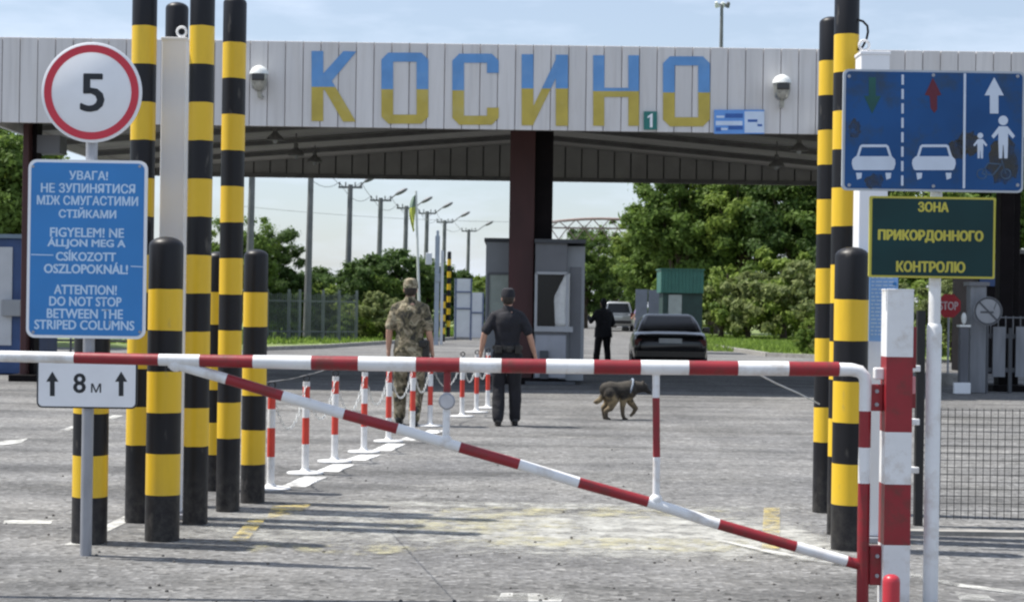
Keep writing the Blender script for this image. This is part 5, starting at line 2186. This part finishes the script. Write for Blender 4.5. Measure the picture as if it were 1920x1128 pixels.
# ================================================================== people
def person(loc, rz, h, label, pose, wear, name='person'):
    t = thing(name, loc, label, 'person', rz=rz)
    k = h / 1.8
    V = lambda x, y, z: Vector((x, y, z)) * k
    hipL, hipR = V(-.095, 0, .93), V(.095, 0, .93)
    shL, shR = V(-.172, 0, 1.425), V(.172, 0, 1.425)
    kL, kR = V(*pose['kneeL']), V(*pose['kneeR'])
    aL, aR = V(*pose['ankL']), V(*pose['ankR'])
    eL, eR = V(*pose['elbL']), V(*pose['elbR'])
    wL, wR = V(*pose['wriL']), V(*pose['wriR'])
    tor = [(.86, .13, .10), (.93, .165, .115), (1.0, .160, .108), (1.10, .148, .100), (1.22, .162, .108), (1.34, .182, .115), (1.42, .182, .105), (1.475, .13, .085), (1.51, .066, .062)]

    def torso(mb, g=0.0, z0=0.0, z1=9.0):
        mb.rings([(0, 0, z * k, (rx + g) * k, (ry + g) * k) for z, rx, ry in tor if z0 <= z <= z1], 22)

    body = MB()
    torso(body)
    hd = Vector(pose.get('head', (0, .01, 0)))
    hc = V(0, .01, 1.665) + hd * k * .0
    body.chain([V(0, -.005, 1.47), V(0, .005, 1.60)], [.060 * k, .056 * k])
    body.ball(hc, (.076 * k, .097 * k, .118 * k), 20, 14)
    body.ball(hc + V(0, .03, -.055), (.058 * k, .066 * k, .066 * k), 14, 10)      # jaw
    body.ball(hc + V(0, .100, -.015), (.013 * k, .020 * k, .024 * k), 8, 6)       # nose
    body.ball(hc + V(0, .092, -.060), (.024 * k, .010 * k, .010 * k), 8, 6)       # mouth
    for sx in (-1, 1):
        body.ball(hc + V(sx * .078, -.005, -.012), (.012 * k, .022 * k, .032 * k), 8, 6)
        body.ball(hc + V(sx * .030, .084, .012), (.014 * k, .010 * k, .010 * k), 8, 6)
    for sh, e, w_, sx in ((shL, eL, wL, -1), (shR, eR, wR, 1)):
        body.chain([sh, e, e.lerp(w_, .35), w_], [.052 * k, .041 * k, .041 * k, .028 * k])
        d = (w_ - e).normalized()
        # palm and five fingers
        pa = w_ + d * .075 * k
        inw = Vector((-sx, 0, 0))
        fw = d.cross(inw).normalized()
        if fw.y < 0:
            fw = -fw
        body.chain([w_ + d * .02 * k + fw * .012 * k, pa + fw * .018 * k], [.026 * k, .022 * k], 8)
        body.chain([w_ + d * .02 * k - fw * .012 * k, pa - fw * .018 * k], [.026 * k, .020 * k], 8)
        for fi, (off, L_) in enumerate(((.030, .070), (.010, .080), (-.011, .074), (-.031, .058))):
            q0 = pa + fw * off * k
            q1 = q0 + d * L_ * .5 * k + inw * .008 * k
            q2 = q1 + d * L_ * .4 * k + inw * .026 * k
            body.chain([q0, q1, q2], [.0105 * k, .0095 * k, .0085 * k], 8)
        th0 = w_ + d * .03 * k + fw * .026 * k
        body.chain([th0, th0 + (d * .6 + fw * .7) * .042 * k, th0 + (d * .95 + fw * .65) * .075 * k + inw * .01 * k], [.014 * k, .012 * k, .010 * k], 8)
    for hp_, kn, an in ((hipL, kL, aL), (hipR, kR, aR)):
        body.chain([hp_, hp_.lerp(kn, .5), kn, kn.lerp(an, .35), an], [.088 * k, .073 * k, .054 * k, .054 * k, .036 * k])
        body.chain([an + V(0, -.02, -.03), an + V(0, .12, -.045)], [.035 * k, .028 * k])
    fuse(body, 'body', M['skin'], t, voxel=.0075 * k, smooth=3) if False else None
    ob = build_fused(body, 'body', M['skin'], t, .0075 * k, 3)
    # trousers
    tr = MB()
    tr.rings([(0, 0, z * k, rx * k, ry * k) for z, rx, ry in ((.80, .150, .115), (.86, .178, .132), (.93, .186, .134), (1.0, .176, .124), (1.05, .168, .118))], 22)
    for hp_, kn, an in ((hipL, kL, aL), (hipR, kR, aR)):
        cuff = an + (kn - an).normalized() * .01 * k
        tr.chain([hp_ + V(0, 0, -.02), hp_.lerp(kn, .5), kn, kn.lerp(an, .4), cuff], [.108 * k, .098 * k, .080 * k, .082 * k, wear.get('cuff', .066) * k])
    build_fused(tr, 'trousers', wear['trousers'], t, .011 * k, 4)
    # shirt
    sh_ = MB()
    ztop, zlow = 1.475, wear.get('hem', .93)
    g = wear.get('loose', .018)
    secs = [(zlow, .168 + g * 1.4, .118 + g * 1.4), (1.0, .168 + g, .115 + g)] + [(z, rx + g, ry + g) for z, rx, ry in tor if 1.05 <= z <= 1.49]
    sh_.rings([(0, 0, z * k, rx * k, ry * k) for z, rx, ry in secs], 24)
    sh_.chain([V(0, .0, 1.45), V(0, -.004, 1.525)], [.092 * k, .073 * k])
    for s0 in (shL, shR):
        sh_.chain([V(0, 0, 1.475), s0 + V(0, 0, .005)], [.078 * k, .064 * k])
    for s0, e, w_ in ((shL, eL, wL), (shR, eR, wR)):
        if wear.get('long'):
            sh_.chain([s0, e, e.lerp(w_, .95)], [.070 * k, .060 * k, .046 * k])
        else:
            sh_.chain([s0, s0.lerp(e, .80)], [.066 * k, .066 * k])
    build_fused(sh_, wear.get('topname', 'shirt'), wear['shirt'], t, .011 * k, 4)
    # belt
    if wear.get('belt'):
        bl = MB()
        n_ = 28
        for i in range(n_):
            pass
        bl.rings([(0, 0, 1.00 * k, .200 * k, .150 * k), (0, 0, 1.05 * k, .196 * k, .146 * k)], 28)
        bt = bl.build('belt', M['leather'], t, smooth=True, world=False)
        for (x_, y_, w_, hh) in wear.get('pouches', []):
            pb_ = MB()
            pb_.box(V(x_, y_, 1.0), (w_ * k, .07 * k, hh * k))
            pb_.build('pouch', M['leather'], bt, world=False, bevel=.012)
    # shoes
    for an, kn in ((aL, kL), (aR, kR)):
        bt = MB()
        tilt = pose.get('heel', 0)
        bt.chain([an + V(0, -.005, .10), an + V(0, -.005, -.01)], [.056 * k, .054 * k])
        bt.chain([an + V(0, -.035, -.035), an + V(0, .07, -.045), an + V(0, .155, -.050)], [.046 * k, .046 * k, .036 * k])
        bt.ball(an + V(0, .05, -.075), (.048 * k, .135 * k, .022 * k), 14, 8)
        build_fused(bt, 'boot', M['leather'], t, .010 * k, 3)
    # hair, cap
    hr = MB()
    hr.ball(hc + V(0, -.012, .012), (.083 * k, .100 * k, .118 * k), 20, 14)
    if wear.get('cap') is None:
        hr.ball(hc + V(0, -.05, -.05), (.075 * k, .06 * k, .08 * k), 16, 10)
    ho = hr.build('hair', wear.get('hair', M['hair']), t, smooth=True, world=False)
    if wear.get('cap') is not None:
        # short hair: keep the back and sides only
        cp_ = MB()
        cp_.rings([(0, hc.y - .004 * k, hc.z + .015 * k, .090 * k, .110 * k), (0, hc.y - .004 * k, hc.z + .07 * k, .091 * k, .110 * k), (0, hc.y - .002 * k, hc.z + .115 * k, .078 * k, .096 * k), (0, hc.y, hc.z + .137 * k, .04 * k, .05 * k)], 24)
        co_ = cp_.build('cap', wear['cap'], t, smooth=True, world=False)
        pk = MB()
        vs = []
        for i in range(9):
            a = R(20 + 140 * i / 8)
            vs.append(V(.088 * math.cos(a), .01 + .100 * math.sin(a), 1.665 + .028))
        for i in range(9):
            a = R(20 + 140 * i / 8)
            vs.append(V(.088 * math.cos(a), .01 + .100 * math.sin(a) + .085 * math.sin(a), 1.665 + .012))
        pk.add(vs, [(i, i + 1, 10 + i, 9 + i) for i in range(8)])
        po = pk.build('peak', wear['cap'], co_, world=False)
        sm = po.modifiers.new('thick', 'SOLIDIFY')
        sm.thickness = .006
    return t


def build_fused(mb, name, m, parent, voxel, smooth):
    inv = parent.matrix_basis
    mb.v = [tuple(inv @ Vector(p)) for p in mb.v]
    o = fuse(mb, name, m, parent, voxel, smooth)
    if name in ('shirt', 'trousers', 'jacket'):
        me = o.data
        nr = [v.normal.copy() for v in me.vertices]
        for v, n_ in zip(me.vertices, nr):
            p = v.co
            f = noise3(Vector((p.x * 9, p.y * 9, p.z * 5 + 2.0 * p.x))) * .010 + (1 - abs(noise3(Vector((p.x * 13 + 7, p.y * 13, p.z * 11)))) * 2) * .004
            v.co = p + n_ * f
    return o


sp_ = gnd(766, 797)
person((sp_.x, sp_.y, 0), R(-4), 1.80, 'soldier in camouflage uniform and cap walking away with a dark holster at the hip',
       dict(kneeL=(-.12, .10, .50), kneeR=(.10, .05, .50), ankL=(-.135, .12, .10), ankR=(.085, -.16, .095), elbL=(-.25, -.03, 1.16), elbR=(.235, -.02, 1.15), wriL=(-.265, .04, .92), wriR=(.265, .06, .92)),
       dict(trousers=M['camo'], shirt=M['camo'], cap=M['camo'], hem=.90, loose=.022, belt=False, cuff=.07))
sold = bpy.data.objects['person']
# holster on the soldier
mb = MB()
mb.box((.20, -.02, .92), (.09, .12, .24))
mb.box((.17, -.05, 1.0), (.10, .13, .09))
mb.build('holster', M['leather'], sold, world=False, bevel=.02)

op = gnd(949, 798)
person((op.x, op.y, 0), R(3), 1.70, 'officer in black polo, cap and trousers walking away from the barrier',
       dict(kneeL=(-.105, .04, .50), kneeR=(.105, .05, .50), ankL=(-.11, -.06, .095), ankR=(.115, .07, .095), elbL=(-.30, -.02, 1.20), elbR=(.285, -.02, 1.19), wriL=(-.335, .07, .97), wriR=(.36, .06, .95)),
       dict(trousers=M['cloth_black2'], shirt=M['cloth_black'], cap=M['cloth_black'], hem=.97, loose=.014, belt=True, cuff=.074,
            pouches=[(-.12, -.13, .09, .10), (.13, -.12, .08, .12), (.02, -.15, .07, .07)]))

fp = at(1130, 690, 40.4)
person((fp.x, 40.4, 0), R(20), 1.68, 'dark figure in long black jacket and trousers standing left of the car',
       dict(kneeL=(-.13, .06, .50), kneeR=(.12, .02, .50), ankL=(-.19, .02, .095), ankR=(.15, -.02, .095), elbL=(-.30, .10, 1.20), elbR=(.28, .03, 1.18), wriL=(-.26, .32, 1.30), wriR=(.22, .20, 1.05)),
       dict(trousers=M['cloth_black2'], shirt=M['cloth_black'], hem=.80, loose=.055, hair=M['cloth_black'], topname='jacket', long=True))
lp = gnd(1196, 634)
person((lp.x, lp.y, 0), R(60), 1.70, 'distant person in lilac top standing between the off-road car and black car',
       dict(kneeL=(-.11, .04, .50), kneeR=(.11, .02, .50), ankL=(-.12, 0, .095), ankR=(.12, 0, .095), elbL=(-.26, .05, 1.18), elbR=(.26, .05, 1.18), wriL=(-.22, .20, 1.02), wriR=(.22, .20, 1.02)),
       dict(trousers=M['jeans'], shirt=M['lilac'], hem=.92))

# ================================================================== dog
dp_ = gnd(1158, 786)
dg_ = thing('dog', (dp_.x, dp_.y, 0), 'tan and dark shepherd dog in a pale harness walking to the right', 'dog', rz=R(8))
S = 1 / 1325.0


def Z(x, y, lat=0.0):
    return Vector(((x - 690) * S, lat, (995 - y) * S))


db = MB()
db.chain([Z(480, 470), Z(560, 470), Z(660, 480), Z(770, 490), Z(870, 480), Z(930, 455)], [.095, .110, .106, .122, .128, .098], 14)
db.chain([Z(860, 560), Z(760, 560)], [.085, .080], 14)
db.chain([Z(900, 445), Z(1000, 430), Z(1100, 425)], [.102, .086, .072], 12)
db.ball(Z(1145, 430), (.064, .060, .062), 14, 10)
db.chain([Z(1165, 455), Z(1225, 500), Z(1255, 520)], [.044, .032, .024], 10)
for lat in (-.034, .034):
    db.chain([Z(1120, 385, lat), Z(1132, 340, lat * 1.15), Z(1142, 303, lat * 1.2)], [.026, .017, .005], 8)
db.chain([Z(440, 490), Z(410, 580), Z(375, 650), Z(310, 690), Z(265, 695)], [.040, .036, .036, .034, .014], 10)
# hind legs: thigh, stifle forward, hock back
for lat, pts in ((-.055, [(530, 540), (590, 650), (545, 790), (462, 840), (470, 930), (485, 978), (535, 985)]), (.055, [(510, 540), (545, 650), (500, 740), (442, 790), (450, 880), (470, 975), (510, 983)])):
    db.chain([Z(x, y, lat) for x, y in pts], [.092, .076, .044, .031, .025, .025, .018], 10)
# front legs
db.chain([Z(800, 560, -.05), Z(770, 680, -.05), Z(758, 790, -.05), Z(765, 900, -.05), Z(790, 975, -.05), Z(840, 984, -.05)], [.068, .048, .033, .027, .025, .018], 10)
db.chain([Z(880, 570, .05), Z(925, 690, .05), Z(1025, 800, .05), Z(985, 880, .05), Z(940, 925, .05)], [.068, .048, .033, .026, .021], 10)


def dog_mat():
    m, t, b = new_mat('shepherd_fur')
    N, L = t.nodes, t.links
    co = N.new('ShaderNodeTexCoord')
    sx = N.new('ShaderNodeSeparateXYZ')
    L.new(co.outputs['Object'], sx.inputs[0])
    n = N.new('ShaderNodeTexNoise')
    n.inputs['Scale'].default_value = 11
    n.inputs['Detail'].default_value = 8
    L.new(co.outputs['Object'], n.inputs['Vector'])
    m1 = N.new('ShaderNodeMath')
    m1.operation = 'MULTIPLY_ADD'
    m1.inputs[1].default_value = .34
    L.new(n.outputs['Fac'], m1.inputs[0])
    L.new(sx.outputs['Z'], m1.inputs[2])
    r = N.new('ShaderNodeValToRGB')
    st_ = [(.20, (.06, .048, .035)), (.29, (.12, .092, .058)), (.41, (.25, .19, .105)), (.475, (.06, .047, .033)), (.53, (.016, .014, .012)), (.70, (.05, .043, .034))]
    while len(r.color_ramp.elements) < len(st_):
        r.color_ramp.elements.new(.5)
    for e, (p, c) in zip(r.color_ramp.elements, st_):
        e.position = p
        e.color = (*c, 1)
    L.new(m1.outputs[0], r.inputs[0])
    L.new(r.outputs[0], b.inputs['Base Color'])
    b.inputs['Roughness'].default_value = .9
    return m


build_fused(db, 'body', dog_mat(), dg_, .009, 3)
hn = MB()
for cx, cy, rr_, tl in ((895, 455, .128, .30),):
    c = Z(cx, cy)
    ring = []
    for i in range(25):
        a = 2 * math.pi * i / 24
        ring.append(c + Vector((math.sin(a) * rr_ * tl, math.cos(a) * rr_ * .93, math.sin(a) * rr_)))
    hn.pipe(ring, .012, 6)
hn.build('harness', M['harness'], dg_, smooth=True, world=False)


# ================================================================== vegetation
def leaves(rnd, centre, rad, clumps, per, size, up=.25, flat_=1.0):
    """leaf-sized faces in uneven clumps through an ellipsoidal crown"""
    V_, F_ = [], []
    c0 = np.array(centre, float)
    rad = np.array(rad, float)
    k = 0
    for _ in range(clumps):
        while True:
            d = np.array([rnd.gauss(0, 1) for _ in range(3)])
            d /= np.linalg.norm(d) + 1e-9
            rr_ = rnd.uniform(.25, 1.0) ** .55
            q = d * rr_
            if q[2] > -.75:
                break
        q = q * (1 + .22 * math.sin(3.1 * d[0] * 2 + 1.7 * d[2] * 3 + d[1] * 2.3))
        cc = c0 + q * rad
        cs = rnd.uniform(.13, .26) * float(rad.mean()) * np.array([1, 1, .7])
        for _ in range(per):
            o = np.array([rnd.gauss(0, .5) for _ in range(3)])
            p = cc + o * cs
            nrm = o * .7 + d * .6 + np.array([rnd.gauss(0, .6), rnd.gauss(0, .6), rnd.gauss(up, .6)])
            nrm /= np.linalg.norm(nrm) + 1e-9
            a = np.cross(nrm, [rnd.gauss(0, 1), rnd.gauss(0, 1), rnd.gauss(0, 1)])
            a /= np.linalg.norm(a) + 1e-9
            b = np.cross(nrm, a)
            s_ = size * rnd.uniform(.55, 1.35)
            V_ += [p - a * s_, p - b * s_ * .45 + nrm * s_ * .1, p + a * s_, p + b * s_ * .45 + nrm * s_ * .1]
            F_.append((k, k + 1, k + 2, k + 3))
            k += 4
    return V_, F_


def make_tree(name, seed, h, cr_w, cr_d, trunk_h, mats, clumps, per, size, label, cat, group, lobes=4):
    rnd = random.Random(seed)
    t = thing(name, (0, 0, 0), label, cat, group)
    mb = MB()
    limb_ends = []
    zc = (h + trunk_h) / 2
    lo = []
    for i in range(lobes):
        a = 2 * math.pi * i / lobes + rnd.uniform(-.4, .4)
        rr_ = rnd.uniform(.25, .5)
        lo.append(((cr_w * rr_ * math.cos(a), cr_d * rr_ * math.sin(a), rnd.uniform(trunk_h + (h - trunk_h) * .28, h - (h - trunk_h) * .36)),
                   (cr_w * rnd.uniform(.45, .62), cr_d * rnd.uniform(.45, .62), (h - trunk_h) * rnd.uniform(.28, .40))))
    lo.append(((0, 0, h - (h - trunk_h) * .35), (cr_w * .55, cr_d * .55, (h - trunk_h) * .36)))
    lo.append(((0, 0, trunk_h + (h - trunk_h) * .30), (cr_w * .8, cr_d * .8, (h - trunk_h) * .36)))
    n_ = len(lo)
    for i, (c, r_) in enumerate(lo):
        V_, F_ = leaves(rnd, c, r_, max(4, clumps // n_), per, size)
        mb.add(V_, F_, rnd.randrange(len(mats)))
    mb.build('crown', mats, t, world=False)
    tk = MB()
    r0 = .035 * h + .03
    lean = (rnd.uniform(-.2, .2), rnd.uniform(-.2, .2))
    tk.pipe([(0, 0, -.1), (lean[0] * .3, lean[1] * .3, trunk_h * .6 + .2), (lean[0], lean[1], zc), (lean[0] * 1.3, lean[1] * 1.3, h * .86)], [r0, r0 * .8, r0 * .5, r0 * .12], 8)
    for c, r_ in lo[:-1]:
        z0 = rnd.uniform(trunk_h * .5 + .2, zc)
        f_ = z0 / zc
        st_ = Vector((lean[0] * f_, lean[1] * f_, z0))
        e = Vector(c)
        tk.pipe([st_, st_.lerp(e, .55) + Vector((0, 0, .12 * h * .3)), e + Vector((0, 0, r_[2] * .4))], [r0 * .42, r0 * .25, r0 * .06], 6)
    tk.build('trunk', M['bark'], t, smooth=True, world=False)
    return t


def put(proto, x, y, rz, s, label, first, zs=1.0):
    t = proto if first else copy_tree(proto)
    t.location = (x, y, 0)
    t.rotation_euler = (0, 0, rz)
    t.scale = (s, s, s * zs)
    t['label'] = label
    return t


big = make_tree('broadleaf_tree', 21, 9.0, 3.4, 3.2, 1.2, [M['leaf_mid'], M['leaf_light'], M['leaf_mid'], M['leaf_mid']], 230, 170, .125, 'x', 'tree', 'broadleaf trees', 6)
big2 = make_tree('broadleaf_tree', 22, 9.5, 3.6, 3.2, 1.0, [M['leaf_dark'], M['leaf_mid'], M['leaf_dark']], 190, 150, .125, 'x', 'tree', 'broadleaf trees', 5)
bush = make_tree('shrub', 31, 3.0, 1.9, 1.6, .1, [M['leaf_olive'], M['leaf_mid'], M['leaf_light']], 100, 130, .09, 'x', 'shrub', 'shrubs along the verges', 4)
bush2 = make_tree('shrub', 32, 2.7, 2.1, 1.6, .1, [M['leaf_olive'], M['leaf_light']], 100, 130, .09, 'x', 'shrub', 'shrubs along the verges', 4)
dk = make_tree('shrub', 33, 3.6, 2.2, 1.8, .2, [M['leaf_dark'], M['leaf_mid'], M['leaf_olive'], M['leaf_dark']], 110, 110, .105, 'x', 'shrub', 'shrubs along the verges', 4)


def X(px, D):
    return at(px, 600, D).x


# right: tall wood behind the hut, bushes in front
put(big, X(1275, 90), 90, .3, 1.12, 'tall bright broadleaf tree directly above the green hut', True)
put(big, X(1390, 88), 88, 2.1, 1.15, 'tall bright broadleaf tree in the middle of the right hand wood', False)
put(big2, X(1500, 86), 86, 1.0, 1.15, 'tall dark tree just left of the right striped columns', True)
put(big2, X(1335, 98), 98, 2.5, 1.1, 'tall dark tree filling the gap behind the two bright trees', False)
put(big2, X(1590, 84), 84, 4.0, 1.0, 'tall dark tree behind the right striped columns', False)
put(big, X(1225, 102), 102, 3.4, .86, 'bright tree at the left edge of the right hand wood, beside the gantry', False)
put(big, X(1700, 62), 62, 5.0, .85, 'broadleaf tree seen below the blue lane sign', False)
put(big, X(1860, 60), 60, .9, .95, 'broadleaf tree at the right edge behind the dark booth', False)
put(bush, X(1350, 80), 80, .2, 1.2, 'pale shrub touching the right side of the green hut', True)
put(bush2, X(1405, 79), 79, 1.2, 1.2, 'wide olive shrub in the middle of the right verge', True)
put(bush, X(1470, 77), 77, 2.2, 1.45, 'tallest olive shrub on the right verge', False)
put(bush2, X(1530, 75), 75, 3.0, 1.35, 'olive shrub half hidden by the thin right column', False)
put(bush, X(1525, 57), 57.5, 4.2, .42, 'small round shrub standing alone on the right grass', False)
put(bush2, X(1620, 58), 58, 5.2, 1.0, 'olive shrub behind the right cluster of striped columns', False)
put(bush, X(1720, 52), 52, .5, .85, 'pale shrub seen between the gate post and the STOP sign', False)
put(bush2, X(1790, 50), 50, 1.5, .9, 'shrub behind the STOP sign', False)
# centre: far trees under the gantry
put(big2, X(1095, 112), 112, .7, .76, 'far dark tree directly right of the middle booth', False)
put(big, X(1150, 118), 118, 1.9, .72, 'far tree above the silver off-road car', False)
put(big2, X(1195, 110), 110, 3.1, .66, 'far dark tree left of the green hut', False)
put(big, X(1040, 122), 122, 4.3, .6, 'far tree hidden mostly behind the booth and pillar', False)
# left: tree, hedge line
put(big2, X(505, 68), 68, 5.1, .50, 'small dark tree standing right of the tall striped columns', False)
put(big, X(440, 64), 64, 2.9, .52, 'small bright tree behind the tall striped columns', False)
put(dk, X(545, 67.5), 67.5, .4, .72, 'low dark shrub behind the left end of the grey bar fence', True)
put(bush, X(612, 69), 69, 3.3, .78, 'low olive shrub behind the middle of the grey bar fence', False)
put(dk, X(690, 70), 70, 1.3, .98, 'dark shrub behind the right end of the grey bar fence', False)
put(dk, X(748, 72), 72, 2.6, 1.06, 'tallest dark shrub, directly behind the soldier', False)
put(dk, X(800, 74), 74, 3.9, .98, 'dark shrub behind the flagpole', False)
put(dk, X(580, 70), 70, 5.3, .74, 'dark shrub filling the gap of the grey bar fence', False)
put(dk, X(640, 72), 72, .2, .80, 'dark shrub right of the third utility pole foot', False)
put(bush, X(520, 70), 70, .8, .80, 'pale shrub nearest the short striped bollard by the bar fence', False)
put(bush2, X(720, 67), 67, 3.6, .72, 'pale low shrub just left of the soldier', False)
put(bush, X(655, 67.5), 67.5, 5.0, .55, 'small pale shrub in front of the grey bar fence', False)
put(dk, X(868, 96), 96, 5.0, .95, 'far dark shrub behind the white sheet gate', False)
put(bush, X(900, 92), 92, 1.1, 1.05, 'far bright shrub right of the white sheet gate', False)
put(dk, X(590, 84), 84, .9, .9, 'far shrub rising between the second and third utility poles', False)
put(dk, X(925, 110), 110, 1.7, 1.0, 'farthest dark shrub, left of the middle pillar', False)
# far left
put(big, X(5, 52), 52, 1.6, .82, 'bright tree at the left edge above the blue kiosk', False)
put(big2, X(-90, 56), 56, .6, .85, 'dark tree cut by the left edge of the photo', False)
put(big, X(215, 66), 66, 5.6, .50, 'tree hidden mostly behind the blue notice', False)
put(dk, X(320, 66), 66, 2.3, .9, 'dark shrub behind the white square pillar', False)

# far wood along the horizon
fw = MB()
rf_ = random.Random(77)
for i in range(70):
    xx = -110 + 220 * i / 69 + rf_.uniform(-1, 1)
    yy = rf_.uniform(165, 190)
    hh = rf_.uniform(2.6, 4.6)
    V_, F_ = leaves(rf_, (xx, yy, hh * .48), (2.6, 2.2, hh * .55), 16, 26, .38)
    fw.add(V_, F_)
tag(fw.build('far_wood', M['leaf_dark']), kind='stuff')

# grey bar fence on the left verge
D0 = 64.0
fa, fb = Vector((X(500, D0), D0, 0)), Vector((X(668, 65.5), 65.5, 0))
t = thing('bar_fence', fa, 'weathered grey metal bar fence along the left verge', 'fence')
mb = MB()
n_ = 46
for i in range(n_):
    if 15 < i < 19:
        continue
    p = fa.lerp(fb, i / (n_ - 1))
    hgt = 1.78 + .03 * math.sin(i * 1.3)
    mb.box((p.x, p.y, hgt / 2), (.022, .02, hgt))
mb.build('bars', M['fence_metal'], t)
mb = MB()
d = fb - fa
for z_ in (.35, 1.5):
    mb.box(((fa.x + fb.x) / 2, (fa.y + fb.y) / 2 + .03, z_), (d.length, .03, .05), rz=math.atan2(d.y, d.x))
mb.build('rails', M['fence_metal'], t)
for k_ in (0, .24, .36, .62, .80, 1.0):
    p = fa.lerp(fb, k_)
    mb = MB()
    mb.box((p.x, p.y + .06, .97), (.10, .08, 1.94))
    mb.build('post', M['fence_metal'], t)
